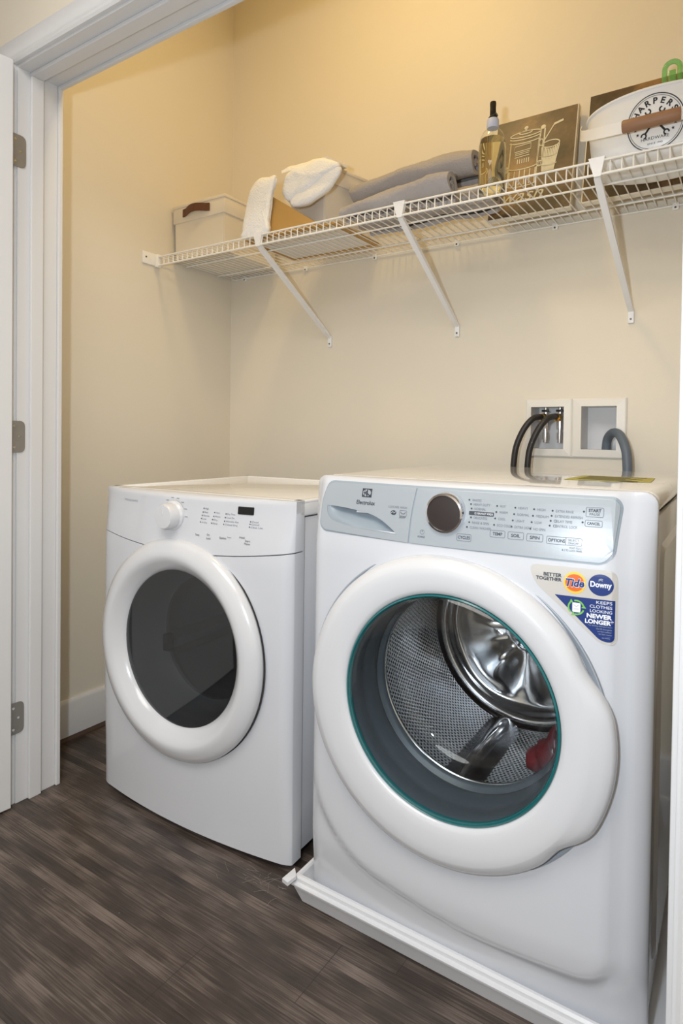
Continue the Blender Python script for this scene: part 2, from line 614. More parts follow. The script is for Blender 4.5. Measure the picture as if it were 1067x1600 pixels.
def edge_samples(lo, hi, r, step):
    """samples dense near both ends (quarter-circle edges of radius r)"""
    s = [lo + r * (1 - cos(pi / 2 * k / 7)) for k in range(8)]
    n = max(2, int((hi - lo - 2 * r) / step))
    s += [lo + r + (hi - lo - 2 * r) * k / n for k in range(1, n)]
    s += [hi - r * (1 - cos(pi / 2 * k / 7)) for k in range(7, -1, -1)]
    return s


def qcirc(d, r):
    d = max(0.0, min(1.0, d / r))
    return sqrt(max(0.0, 1 - (1 - d) ** 2))


# ================================================================== SETTING
X1, YF, YR = 2.0, -0.94, -1.068      # closet right wall, closet side and hall side of the front wall
OX0, OX1, OZ = 0.216, 1.846, 2.046   # finished opening
ZC, ZH = 3.0, 2.72

bm = bmesh.new(); box(bm, -1.7, 3.7, -4.3, 0.12, -0.05, 0.0)
structure(link_mesh('floor', bm, 'floor'))
bm = bmesh.new(); box(bm, -0.12, 2.12, YF - 0.06, 0.12, ZC, ZC + 0.05); box(bm, -1.7, 3.7, -4.3, YR, ZH, ZH + 0.05)
structure(link_mesh('ceiling', bm, 'ceil'))

# back wall with the two openings of the outlet boxes
bm = bmesh.new()
HX = (1.318, 1.428, 1.472, 1.582); HZ = (1.006, 1.148)
for a, b, hole in ((-0.12, HX[0], 0), (HX[0], HX[1], 1), (HX[1], HX[2], 0), (HX[2], HX[3], 1), (HX[3], 2.12, 0)):
    if hole:
        box(bm, a, b, 0, 0.12, 0, HZ[0]); box(bm, a, b, 0, 0.12, HZ[1], ZC)
    else:
        box(bm, a, b, 0, 0.12, 0, ZC)
structure(link_mesh('wall_back', bm, 'wall'))
bm = bmesh.new(); box(bm, -0.12, 0, YF, 0, 0, ZC)
structure(link_mesh('wall_left', bm, 'wall'))
bm = bmesh.new(); box(bm, X1, X1 + 0.12, YF, 0, 0, ZC)
structure(link_mesh('wall_right', bm, 'wall'))
bm = bmesh.new()
box(bm, -1.7, OX0 - 0.02, YR + 0.008, YF, 0, ZC)
box(bm, OX1 + 0.02, 3.7, YR + 0.008, YF, 0, ZC)
box(bm, OX0 - 0.02, OX1 + 0.02, YR + 0.008, YF, OZ + 0.02, ZC)
structure(link_mesh('wall_front', bm, 'wall'))
for nm, a in (('wall_hall_left', (-1.8, -1.7, -4.3, YR, 0, ZH)), ('wall_hall_right', (3.7, 3.8, -4.3, YR, 0, ZH)), ('wall_rear', (-1.8, 3.8, -4.4, -4.3, 0, ZH))):
    bm = bmesh.new(); box(bm, *a); structure(link_mesh(nm, bm, 'hall'))
for nm, a in (('baseboard_hall_left', (-1.7, -1.684, -4.3, YR, 0, 0.14)), ('baseboard_hall_right', (3.684, 3.7, -4.3, YR, 0, 0.14)), ('baseboard_rear', (-1.684, 3.684, -4.3, -4.284, 0, 0.14))):
    bm = bmesh.new(); box(bm, *a, bevel=0.004); structure(link_mesh(nm, bm, 'trim'))

# closet baseboards
def base_profile(bm, p0, p1, nrm, h=0.140, t=0.014, z0=0.018):
    p0, p1, nrm = Vector(p0), Vector(p1), Vector(nrm)
    prof = [(0, z0), (t, z0), (t, h - 0.012), (t - 0.004, h - 0.004), (t - 0.008, h), (0, h)]
    A = [bm.verts.new(p0 + nrm * d + Vector((0, 0, z))) for d, z in prof]
    B = [bm.verts.new(p1 + nrm * d + Vector((0, 0, z))) for d, z in prof]
    n = len(prof)
    for i in range(n):
        bm.faces.new((A[i], A[(i + 1) % n], B[(i + 1) % n], B[i]))
    bm.faces.new(A); bm.faces.new(B[::-1])


bm = bmesh.new(); base_profile(bm, (0, YF, 0), (0, 0, 0), (1, 0, 0))
structure(link_mesh('baseboard_left', bm, 'trim', smooth=True))
bm = bmesh.new(); base_profile(bm, (0.014, 0, 0), (X1 - 0.014, 0, 0), (0, -1, 0))
structure(link_mesh('baseboard_back', bm, 'trim', smooth=True))
bm = bmesh.new(); base_profile(bm, (X1, 0, 0), (X1, YF, 0), (-1, 0, 0))
structure(link_mesh('baseboard_right', bm, 'trim', smooth=True))
bm = bmesh.new(); base_profile(bm, (0, YF, 0), (0, -0.014, 0), (1, 0, 0), h=0.018, t=0.017, z0=0.0)
structure(link_mesh('trim_1', bm, 'shoe'))

# door frame: jamb legs, head, stops, casings and the inner bead (trim_2..)
bm = bmesh.new()
box(bm, OX0 - 0.02, OX0, YR, -0.951, 0, OZ + 0.02, 0.0015)
structure(link_mesh('trim_2', bm, 'trim'))                      # left jamb
bm = bmesh.new()
box(bm, OX1, OX1 + 0.02, YR, -0.951, 0, OZ + 0.02, 0.0015)
structure(link_mesh('trim_3', bm, 'trim'))                      # right jamb
bm = bmesh.new()
box(bm, OX0, OX1, YR, -0.951, OZ, OZ + 0.02, 0.0015)
structure(link_mesh('trim_4', bm, 'trim'))                      # head jamb
bm = bmesh.new()
box(bm, OX0, OX0 + 0.010, -1.034, -0.998, 0.0, OZ - 0.010, 0.002)
box(bm, OX1 - 0.010, OX1, -1.034, -0.998, 0.0, OZ - 0.010, 0.002)
box(bm, OX0, OX1, -1.034, -0.998, OZ - 0.010, OZ, 0.002)
structure(link_mesh('trim_5', bm, 'trim'))                      # door stop
bm = bmesh.new()
box(bm, OX0 - 0.05, OX0 + 0.008, -0.951, -0.938, 0, OZ + 0.045, 0.002)
box(bm, OX1 - 0.004, OX1 + 0.05, -0.951, -0.938, 0, OZ + 0.045, 0.002)
box(bm, OX0 + 0.008, OX1 - 0.004, -0.951, -0.938, OZ - 0.009, OZ + 0.045, 0.002)
structure(link_mesh('trim_6', bm, 'trim'))                      # inner casing bead


def casing_profile():
    # (distance out from the opening edge, thickness towards the hall)
    return [(0.006, 0.0), (0.006, 0.010), (0.012, 0.014), (0.020, 0.013), (0.026, 0.016), (0.058, 0.018), (0.066, 0.016), (0.068, 0.0)]


bm = bmesh.new()
prof = casing_profile()
path = [(OX0, 0.0, -1, 0), (OX0, OZ, -1, 1), (OX1, OZ, 1, 1), (OX1, 0.0, 1, 0)]
loops = [[bm.verts.new((x + sx * d, YR - t, z + sz * d)) for d, t in prof] for x, z, sx, sz in path]
for a, b in zip(loops[:-1], loops[1:]):
    for i in range(len(prof) - 1):
        bm.faces.new((a[i], a[i + 1], b[i + 1], b[i]))
bm.faces.new(loops[0]); bm.faces.new(loops[-1][::-1])
structure(link_mesh('trim_7', bm, 'trim', smooth=30))            # hall side casing

# open door leaf at the left, swung out into the hall
bm = bmesh.new()
box(bm, -0.036, 0.0, -0.80, 0.0, 0.006, 2.048, 0.002)
door = link_mesh('door_1', bm, 'door')
door.location = (0.2355, -1.091, 0); door.rotation_euler = (0, 0, radians(-6))
structure(door)
bpy.context.view_layer.update()
for zc in (1.817, 1.030, 0.243):
    bm = bmesh.new()
    y0, y1 = -1.0905, -1.046
    pts = round_poly([(y0, zc - 0.044), (y1, zc - 0.044), (y1, zc + 0.044), (y0, zc + 0.044)], [0.001, 0.016, 0.016, 0.001])
    A = [bm.verts.new((OX0 + 0.0005, a, b)) for a, b in pts]
    B = [bm.verts.new((OX0 + 0.0025, a, b)) for a, b in pts]
    bm.faces.new(A); bm.faces.new(B[::-1])
    for i in range(len(A)):
        bm.faces.new((A[i], A[(i + 1) % len(A)], B[(i + 1) % len(A)], B[i]))
    cyl(bm, (OX0 + 0.006, y0, zc - 0.044), (OX0 + 0.006, y0, zc + 0.044), 0.0055, n=12)
    hg = link_mesh('hinge', bm, 'steel', smooth=True)
    bm = bmesh.new()
    for dy, dz in ((0.028, 0), (0.014, 0.03), (0.014, -0.03)):
        cyl(bm, (OX0 + 0.0025, y0 + dy, zc + dz), (OX0 + 0.0035, y0 + dy, zc + dz), 0.0036, n=12)
    sc = link_mesh('screw', bm, 'chrome')
    hg.parent = door; hg.matrix_parent_inverse = door.matrix_world.inverted()
    sc.parent = hg

# ================================================================== DRYER
DX, DY, DR = 0.3363, -0.8591, 0.0273
dryer = thing('dryer', 'white front-load dryer with smoked round door glass, left of the washing machine', 'dryer', (DX, DY, 0), DR)
WD = 0.686


def d_off(u, z):
    c = (u - 0.343) / 0.343
    o = 0.010 + 0.030 * (1 - c * c)
    o += 0.010 * sstep(0.0, 0.35, z) - 0.016 * sstep(0.72, 0.89, z) * 1.0
    e = min(qcirc(u + 0.0005, 0.03), qcirc(WD - u + 0.0005, 0.03))
    o = o * e
    o *= qcirc(0.887 - z + 0.0008, 0.012) * 0.5 + 0.5
    return o


def d_map(u, z, lift):
    return (u, -(d_off(u, z) + lift), z)


bm = bmesh.new()
for a in ((0.004, 0.012, 0.03, 0.62, 0.03, 0.845), (WD - 0.012, WD - 0.004, 0.03, 0.62, 0.03, 0.845), (0.012, WD - 0.012, 0.61, 0.62, 0.03, 0.845), (0.012, WD - 0.012, 0.03, 0.61, 0.03, 0.04)):
    box(bm, *a, bevel=0.001)
link_mesh('cabinet', bm, 'white', dryer, smooth=True)
# top panel with a raised lip around a slightly dished field
bm = bmesh.new()
box(bm, 0.0, WD, 0.012, 0.625, 0.848, 0.8845, 0.006, 3)
box(bm, 0.0, 0.022, 0.012, 0.625, 0.878, 0.888, 0.004, 3)
box(bm, WD - 0.022, WD, 0.012, 0.625, 0.878, 0.888, 0.004, 3)
box(bm, 0.0, WD, 0.60, 0.625, 0.878, 0.888, 0.004, 3)
box(bm, 0.0, WD, 0.012, 0.036, 0.878, 0.888, 0.004, 3)
link_mesh('top_panel', bm, 'top', dryer, smooth=True)
us = edge_samples(0, WD, 0.03, 0.022)
ZS = 0.765


def seamz(u):
    c = (u - 0.343) / 0.343
    return ZS - 0.028 * (1 - c * c)


DC = (0.3365, 0.482)
zs_low = [0.016 + (ZS - 0.003 - 0.016) * k / 40 for k in range(41)]


def warp_panel(name, z_from, z_to, n, hole=None):
    bm = bmesh.new()
    G = []
    for u in us:
        a, b = z_from(u), z_to(u)
        G.append([bm.verts.new((u, -d_off(u, a + (b - a) * k / n), a + (b - a) * k / n)) for k in range(n + 1)])
    for i in range(len(us) - 1):
        for j in range(n):
            cx = (G[i][j].co.x + G[i + 1][j + 1].co.x) / 2; cz = (G[i][j].co.z + G[i + 1][j + 1].co.z) / 2
            if hole and hypot(cx - hole[0], cz - hole[1]) < hole[2]:
                continue
            bm.faces.new((G[i][j], G[i + 1][j], G[i + 1][j + 1], G[i][j + 1]))
    for line in (G[0], G[-1], [g[0] for g in G], [g[-1] for g in G]):
        B = [bm.verts.new((v.co.x, 0.032, v.co.z)) for v in line]
        for k in range(len(line) - 1):
            bm.faces.new((line[k], line[k + 1], B[k + 1], B[k]))
    bmesh.ops.remove_doubles(bm, verts=bm.verts, dist=1e-6)
    return link_mesh(name, bm, 'white', dryer, smooth=50)


warp_panel('front_panel', lambda u: 0.016, lambda u: seamz(u) - 0.0012, 40, (DC[0], DC[1], 0.25))
dcp = warp_panel('control_panel', lambda u: seamz(u) + 0.0012, lambda u: 0.887, 22)
# round door
bm = bmesh.new()
lathe_y(bm, DC, [(0.283, -0.030), (0.2875, -0.042), (0.288, -0.052), (0.283, -0.060), (0.272, -0.066), (0.258, -0.0715), (0.248, -0.0735), (0.239, -0.072), (0.228, -0.065), (0.215, -0.053), (0.207, -0.0455), (0.204, -0.038), (0.2035, -0.02)], n=110)
ddoor = link_mesh('door', bm, 'white2', dryer, smooth=60)
bm = bmesh.new()
lathe_y(bm, DC, [(0.2045, -0.040), (0.17, -0.0415), (0.10, -0.043), (0.03, -0.0435)], n=90, close_end=True)
link_mesh('door_glass', bm, 'darkglass', ddoor, smooth=True)
bm = bmesh.new()
lathe_y(bm, DC, [(0.2035, -0.036), (0.192, 0.02), (0.178, 0.07), (0.172, 0.075), (0.172, 0.085)], n=90)
link_mesh('inner_rim', bm, 'dryrim', ddoor, smooth=True)
bm = bmesh.new()
lathe_y(bm, DC, [(0.281, -0.036), (0.2895, -0.0425), (0.290, -0.038)], n=90)
link_mesh('door_gap', bm, 'rubber', ddoor)
# latch block and dark seam inside the door bowl
bm = bmesh.new(); box(bm, 0.192, 0.216, 0.035, 0.06, 0.425, 0.475, 0.006)
link_mesh('latch', bm, 'black', ddoor, smooth=True)
bm = bmesh.new()
lathe_y(bm, DC, [(0.20, 0.088), (0.25, 0.09), (0.25, 0.50), (0.245, 0.51)], n=90, close_end=True)
drm = link_mesh('drum', bm, 'dryin', dryer, smooth=True)
bm = bmesh.new()
lathe_y(bm, DC, [(0.172, 0.084), (0.180, 0.080), (0.202, 0.088)], n=90)
link_mesh('drum_seal', bm, 'black', drm, smooth=True)
for a in (80, 200, 320):
    bm = bmesh.new()
    t = radians(a)
    c = Vector((DC[0] + 0.235 * cos(t), 0, DC[1] + 0.235 * sin(t))); i = Vector((DC[0] + 0.185 * cos(t), 0, DC[1] + 0.185 * sin(t)))
    s = Vector((-sin(t), 0, cos(t))) * 0.035
    V = []
    for y in (0.10, 0.49):
        V.append([bm.verts.new(p + Vector((0, y, 0))) for p in (c - s, i - s * 0.3, i + s * 0.3, c + s)])
    for k in range(4):
        bm.faces.new((V[0][k], V[0][(k + 1) % 4], V[1][(k + 1) % 4], V[1][k]))
    bm.faces.new(V[0]); bm.faces.new(V[1][::-1])
    link_mesh('paddle', bm, 'dryin', drm)
for u, y in ((0.06, 0.09), (0.62, 0.09), (0.06, 0.56), (0.62, 0.56)):
    bm = bmesh.new(); cyl(bm, (u, y, 0.0), (u, y, 0.032), 0.02, 0.016)
    link_mesh('foot', bm, 'black', dryer, smooth=True)
# knob
bm = bmesh.new()
KC = (0.314, 0.829)
ko = d_off(*KC)
lathe_y(bm, KC, [(0.040, -ko + 0.001), (0.039, -ko - 0.006), (0.034, -ko - 0.010), (0.0325, -ko - 0.034), (0.030, -ko - 0.038), (0.015, -ko - 0.039)], n=48, close_end=True)
knob = link_mesh('knob', bm, 'white2', dryer, smooth=True)
bm = bmesh.new(); box(bm, KC[0] - 0.002, KC[0] + 0.002, -ko - 0.0405, -ko - 0.012, KC[1] + 0.005, KC[1] + 0.031, 0.001)
link_mesh('pointer', bm, 'trim', knob)
# display and printing
sh = Sheet(d_map); sh.poly(rrect(0.528, 0.574, 0.848, 0.867, 0.002), 0, 0.002, skirt=0.002)
link = sh.build('display', 'black', dcp)
DPM = ['print', 'printlight', 'panel']
for col, rows, ws in (((0.420, 0.416, 0.412), (0.855, 0.8455, 0.837, 0.829, 0.820), (0.012, 0.012, 0.019, 0.013, 0.018)),
                      ((0.456, 0.452, 0.449), (0.847, 0.8375, 0.829, 0.820), (0.013, 0.018, 0.012, 0.015)),
                      ((0.492, 0.490, 0.488), (0.846, 0.837, 0.828, 0.820), (0.024, 0.024, 0.038, 0.038)),
                      ((0.567, 0.566, 0.565), (0.832, 0.826, 0.819), (0.018, 0.022, 0.034))):
    sh = Sheet(d_map)
    for k, z in enumerate(rows):
        u = col[0] + (col[-1] - col[0]) * k / max(1, len(rows) - 1)
        sh.disc(u, z, 0.0017, 0, 0.0012, 10)
        word = {(0, 0): 'High', (0, 1): 'Med', (0, 2): 'Normal', (0, 3): 'Low', (0, 4): 'Air Dry', (1, 0): 'Very', (1, 1): 'More', (1, 2): 'Dry', (1, 3): 'Damp', (2, 0): 'Dry Time', (2, 1): 'Cool Dn', (2, 2): 'Wrinkle Rel', (2, 3): 'Timed Dry', (3, 0): 'Cool', (3, 1): 'Control', (3, 2): 'Clean Lint'}[([0.420, 0.456, 0.492, 0.567].index(col[0]), k)]
        sh.text(word, u + 0.004, z - 0.002, 0.006, 1, 0.0012, width=ws[k])
    sh.build('option_print', DPM, dcp)
for t, u, z, w in (('Temp', 0.399, 0.785, 0.014), ('Dry', 0.438, 0.788, 0.009), ('Level', 0.437, 0.779, 0.013), ('Options', 0.478, 0.784, 0.022), ('Hold', 0.539, 0.790, 0.015), ('Start', 0.556, 0.783, 0.015), ('Pause', 0.555, 0.776, 0.016)):
    sh = Sheet(d_map); sh.text(t, u, z, 0.0075, 0, 0.0012, width=w); sh.build('button_print', DPM, dcp)
sh = Sheet(d_map); sh.text('Select', 0.503, 0.788, 0.005, 1, 0.0012, width=0.012); sh.build('button_print', DPM, dcp)
sh = Sheet(d_map)
for k in range(6):
    a = radians(125 - k * 25)
    sh.stroke([(KC[0] + 0.047 * cos(a) + 0.005 * q, KC[1] + 0.047 * sin(a)) for q in (-1, 1)], 0.0016, 1, 0.0012)
sh.build('dial_marks', DPM, dcp)
sh = Sheet(d_map); sh.text('FRIGIDAIRE', 0.100, 0.853, 0.0085, 2, 0.0008, width=0.062)
sh.build('maker_name', DPM, dcp)

# ================================================================== WASHING MACHINE
WX, WY, WR, WZ = 1.1065, -0.8677, 0.0212, 0.055
washer = thing('washing_machine', 'white front-load washing machine standing in a shallow drain pan', 'washing machine', (WX, WY, WZ), WR)
WW, WH = 0.686, 0.902
WC = (0.343, 0.485)


def shield(u, z):
    """signed distance (negative inside) of the raised field of the front"""
    x0, x1, z0 = 0.022, 0.630, 0.070
    rl, rr = 0.17, 0.055
    z0 = 0.105 - 0.045 * sstep(0.05, 0.42, u)
    if u < x0 + rl and z < z0 + rl:
        return hypot(u - (x0 + rl), z - (z0 + rl)) - rl
    if u > x1 - rr and z < z0 + rr:
        return hypot(u - (x1 - rr), z - (z0 + rr)) - rr
    return max(x0 - u, u - x1, z0 - z)


def w_off(u, z):
    c = (u - 0.343) / 0.343
    o = 0.042 + 0.026 * (1 - c * c)
    o -= 0.030 * max(0.0, min(1.0, (z - 0.745) / 0.157)) ** 1.5
    o -= 0.0095 * sstep(-0.008, 0.014, shield(u, z))
    o -= 0.014 * sstep(0.12, 0.0, z)
    e = min(qcirc(u + 0.0004, 0.035), qcirc(WW - u + 0.0004, 0.05))
    t = 0.45 + 0.55 * qcirc(WH - z + 0.0006, 0.018)
    return o * e * t


def w_map(u, z, lift):
    return (u, -(w_off(u, z) + lift), z)


us = edge_samples(0, WW, 0.045, 0.010)
zs = [-0.03 + (WH - 0.03 - 0.02 + 0.03) * k / 84 for k in range(84)] + [WH - 0.018 * (1 - sin(pi / 2 * k / 9)) for k in range(10)]
zs = sorted(set(round(z, 5) for z in zs))
# rounded upper corners of the face
def w_off_c(u, z):
    return w_off(u, z)


heightfield('front_panel', us, zs, w_off_c, 0.012, 'white', washer, lambda u, z: hypot(u - WC[0], z - WC[1]) < 0.235 or (0.055 < u < 0.222 and 0.806 - 0.04 * (u - 0.055) < z < 0.845 - 0.13 * (u - 0.055)), lambda u: WH - 0.022 * (1 - qcirc(min(u, WW - u), 0.022)))
bm = bmesh.new()
# cabinet: left wall, right wall with an embossed panel, back, bottom
for a in ((0.004, 0.012, 0.016, 0.72, -0.02, WH - 0.045), (WW - 0.012, WW - 0.004, 0.016, 0.72, -0.02, WH - 0.045), (0.012, WW - 0.012, 0.71, 0.72, -0.02, WH - 0.045), (0.012, WW - 0.012, 0.016, 0.71, -0.02, -0.01)):
    box(bm, *a, bevel=0.001)
cab = link_mesh('cabinet', bm, 'white', washer, smooth=True)
for xx, sgn in ((WW - 0.004, 1), (0.004, -1)):
    bm = bmesh.new()
    out = rrect(0.085, 0.66, 0.03, 0.80, 0.03, 6)
    inn = rrect(0.097, 0.648, 0.042, 0.788, 0.022, 6)
    A = [bm.verts.new((xx, a, b)) for a, b in out]
    B = [bm.verts.new((xx + sgn * 0.006, a, b)) for a, b in inn]
    for i in range(len(A)):
        bm.faces.new((A[i], A[(i + 1) % len(A)], B[(i + 1) % len(A)], B[i]))
    bm.faces.new(B)
    link_mesh('embossed_side', bm, 'white', cab)
bm = bmesh.new()
box(bm, 0.0, WW, 0.014, 0.725, WH - 0.042, WH, 0.020, 5)
link_mesh('top_panel', bm, 'top', washer, smooth=60)
for u, y in ((0.06, 0.07), (0.62, 0.07), (0.06, 0.66), (0.62, 0.66)):
    bm = bmesh.new(); cyl(bm, (u, y, -0.048), (u, y, -0.018), 0.024, 0.018)
    link_mesh('foot', bm, 'black', washer, smooth=True)

# ---- control panel and detergent drawer
def panel_half(lo_u, hi_u, rl, rr):
    return lo_u, hi_u


split = [(0.2655, 0.9), (0.2605, 0.85), (0.2585, 0.79)]
PT, PB = 0.889, 0.783
left_poly = round_poly([(0.262, PT), (0.044, PT - 0.001), (0.034, PT - 0.035), (0.034, 0.800), (0.046, 0.788), (0.255, PB), (0.2565, 0.84)], [0.001, 0.014, 0.012, 0.012, 0.012, 0.001, 0.02])
right_poly = round_poly([(0.265, PT), (0.2595, 0.84), (0.258, PB), (0.610, PB), (0.624, PB + 0.016), (0.632, PT - 0.010), (0.622, PT)], [0.001, 0.02, 0.001, 0.014, 0.010, 0.010, 0.006])
rim_poly = round_poly([(0.626, PT + 0.004), (0.042, PT + 0.004), (0.0305, PT - 0.035), (0.0305, 0.797), (0.044, 0.784), (0.61, PB - 0.004), (0.628, PB + 0.014), (0.636, PT - 0.010)], [0.01, 0.016, 0.012, 0.012, 0.012, 0.016, 0.010, 0.010])
hand = round_poly([(0.047, 0.8400), (0.088, 0.8390), (0.132, 0.8350), (0.168, 0.8295), (0.192, 0.8205), (0.210, 0.8100), (0.2295, 0.7965), (0.205, 0.7960), (0.150, 0.7985), (0.100, 0.8030), (0.064, 0.8100), (0.050, 0.8220)], [0.004, 0.02, 0.02, 0.02, 0.012, 0.012, 0.003, 0.02, 0.03, 0.02, 0.012, 0.01], 4)
sh = Sheet(w_map); sh.poly(right_poly, 0, 0.0028, grid=0.012, skirt=0.0028)
cpan = sh.build('control_panel', 'panel', washer)
sh = Sheet(w_map); sh.poly(rim_poly, 0, 0.0008, grid=0.012, hole=hand)
sh.build('panel_rim', 'panelrim', cpan)
sh = Sheet(w_map); sh.poly(left_poly, 0, 0.0028, grid=0.012, skirt=0.0028, hole=hand)
drawer = sh.build('detergent_drawer', 'panel', washer)
# finger recess: a scoop hollowed behind the drawer face, deepest under its upper lip


def hand_top(u):
    return 0.840 - 0.011 * sstep(0.06, 0.17, u) - 0.034 * sstep(0.158, 0.236, u)


def hand_bot(u):
    return 0.822 - 0.0262 * sstep(0.04, 0.16, u)


def scoop(u, z, lift):
    a, b = hand_bot(u), hand_top(u)
    t = max(0.0, min(1.0, (z - a) / max(0.003, b - a)))
    k = sstep(0.046, 0.085, u) * (0.35 + 0.65 * sstep(0.23, 0.19, u))
    return (u, -(w_off(u, z) + 0.0024 - 0.024 * k * t ** 1.15 + lift), z)


sh = Sheet(scoop); sh.poly(hand, 0, 0.0, grid=0.006)
# upper and lower walls of the hollow
for p, q in zip(hand, hand[1:] + hand[:1]):
    vs = [sh.bm.verts.new(f(x, z, l)) for f, l, (x, z) in ((scoop, 0, p), (scoop, 0, q), (w_map, 0.0028, q), (w_map, 0.0028, p))]
    sh.bm.faces.new(vs)
link_mesh('handle_recess', sh.bm, 'recess', drawer, smooth=45)
# logo and lettering on the drawer
sh = Sheet(w_map)
sq = [(0.1345, 0.880), (0.1345, 0.8625), (0.1635, 0.8625), (0.1635, 0.880)]
sq = [(0.136, 0.881), (0.136, 0.8635), (0.160, 0.8635), (0.160, 0.881)]
sh.poly(sq, 0, 0.0036)
sh.disc(0.148, 0.8722, 0.0100, 1, 0.0040, rb=0.0073)
sh.stroke([(0.1395, 0.8722), (0.1480, 0.8722)], 0.0022, 0, 0.0044)
sh.stroke([(0.1425, 0.8790), (0.1425, 0.8655)], 0.0012, 0, 0.0044)
sh.stroke([(0.1490, 0.8810), (0.1490, 0.8640)], 0.0026, 0, 0.0044)
sh.stroke([(0.1485, 0.8722), (0.1560, 0.8668)], 0.0024, 0, 0.0048)
sh.stroke([(0.1440, 0.8722), (0.1485, 0.8765)], 0.0018, 0, 0.0048)
sh.stroke([(0.1440, 0.8722), (0.1485, 0.8680)], 0.0018, 0, 0.0048)
sh.text('Electrolux', 0.148, 0.8485, 0.0115, 0, 0.0036, align='CENTER', width=0.046, bold=0.0002)
DRM = ['print', 'panel', 'printlight']
sh.build('maker_emblem', DRM, drawer)
sh = Sheet(w_map)
sh.text('LUXCARE WASH', 0.225, 0.847, 0.0062, 2, 0.0036, align='CENTER', width=0.042)
sh.disc(0.217, 0.838, 0.0065, 0, 0.0036, 16, rb=0.0045)
sh.stroke([(0.212, 0.837), (0.216, 0.840), (0.218, 0.837), (0.222, 0.840)], 0.0016, 1, 0.0040)
sh.stroke(rrect(0.231, 0.2465, 0.833, 0.8435, 0.001, 1), 0.0009, 2, 0.0036, closed=True)
sh.stroke([(0.233, 0.8405), (0.236, 0.837), (0.241, 0.837), (0.2445, 0.8405)], 0.0010, 0, 0.0036)
sh.text('BEEP', 0.2387, 0.8285, 0.0052, 0, 0.0036, align='CENTER', width=0.014)
sh.build('drawer_print', DRM, drawer)

# ---- dial
DLC = (0.3305, 0.8465)
do = w_off(*DLC)
bm = bmesh.new()
lathe_y(bm, DLC, [(0.0385, -do), (0.0385, -do - 0.012), (0.037, -do - 0.017), (0.0335, -do - 0.018), (0.0325, -do - 0.016)], n=64)
dial = link_mesh('dial', bm, 'chrome', washer, smooth=50)
bm = bmesh.new()
lathe_y(bm, DLC, [(0.033, -do - 0.0155), (0.02, -do - 0.0165), (0.004, -do - 0.0168)], n=48, close_end=True)
link_mesh('dial_face', bm, 'dialface', dial, smooth=True)

# ---- printed legends on the control panel
WPM = ['print', 'printlight', 'stwhite']
L = 0.0036
S = -0.0


def dots(us_, zs_, words, widths, sz=0.0062, done=True):
    sh = Sheet(w_map)
    for u, z, w_, wd in zip(us_, zs_, words, widths):
        sh.disc(u, z, 0.0017, 0, L, 10)
        sh.text(w_, u + 0.0055, z - 0.0022, sz, 1, L, width=wd)
    if done:
        sh.build('option_print', WPM, cpan)
    return sh


sh = dots((0.3735, 0.3775, 0.3795, 0.3800, 0.3775, 0.3740), (0.8735, 0.8660, 0.8580, 0.8420, 0.8330, 0.8240), ('WHITES', 'HEAVY DUTY', 'NORMAL', 'DELICATES', 'RINSE & SPIN', 'CLEAN WASHER'), (0.018, 0.031, 0.022, 0.025, 0.032, 0.040), done=False)
sh.poly(rrect(0.3755, 0.4225, 0.8463, 0.8535, 0.0012, 2), 0, L)
sh.text('15 MIN FAST WASH', 0.4205, 0.8480, 0.0056, 2, L + 0.0004, align='RIGHT', width=0.034)
sh.build('option_print', WPM, cpan)
dots((0.4270, 0.4265, 0.4255, 0.4245), (0.8660, 0.8550, 0.8435, 0.8320), ('HOT', 'WARM', 'COOL', 'ECO COLD'), (0.010, 0.015, 0.013, 0.026))
dots((0.4600, 0.4590, 0.4575, 0.4562), (0.8650, 0.8535, 0.8425, 0.8315), ('HEAVY', 'NORMAL', 'LIGHT', 'EXTRA LIGHT'), (0.017, 0.021, 0.015, 0.030))
dots((0.4930, 0.4920, 0.4905, 0.4890), (0.8645, 0.8530, 0.8420, 0.8305), ('HIGH', 'MEDIUM', 'LOW', 'NO SPIN'), (0.014, 0.021, 0.012, 0.020))
sh = dots((0.5245, 0.5235, 0.5225, 0.5215), (0.8640, 0.8553, 0.8468, 0.8385), ('EXTRA RINSE', 'EXTENDED REFRESH', '   DELAY TIME', '   CONTROL LOCK'), (0.029, 0.045, 0.030, 0.040), done=False)
sh.stroke([(0.5305 + 0.0024 * cos(t), 0.8468 + 0.0024 * sin(t)) for t in [k * pi / 5 for k in range(10)]], 0.0007, 1, L, closed=True)
sh.stroke(rrect(0.528, 0.5325, 0.8365, 0.8405, 0.0006, 1), 0.0007, 1, L, closed=True)
sh.build('option_print', WPM, cpan)


def button(u0, u1, z0, z1, t, sz=0.0075, w_=None, done=True):
    sh = Sheet(w_map)
    sh.stroke(rrect(u0, u1, z0, z1, 0.002, 3), 0.0008, 1, L, closed=True)
    if t:
        sh.text(t, (u0 + u1) / 2, (z0 + z1) / 2 - sz * 0.33, sz, 0, L, align='CENTER', width=w_, bold=0.00015)
    if done:
        sh.build('button', WPM, cpan)
    return sh


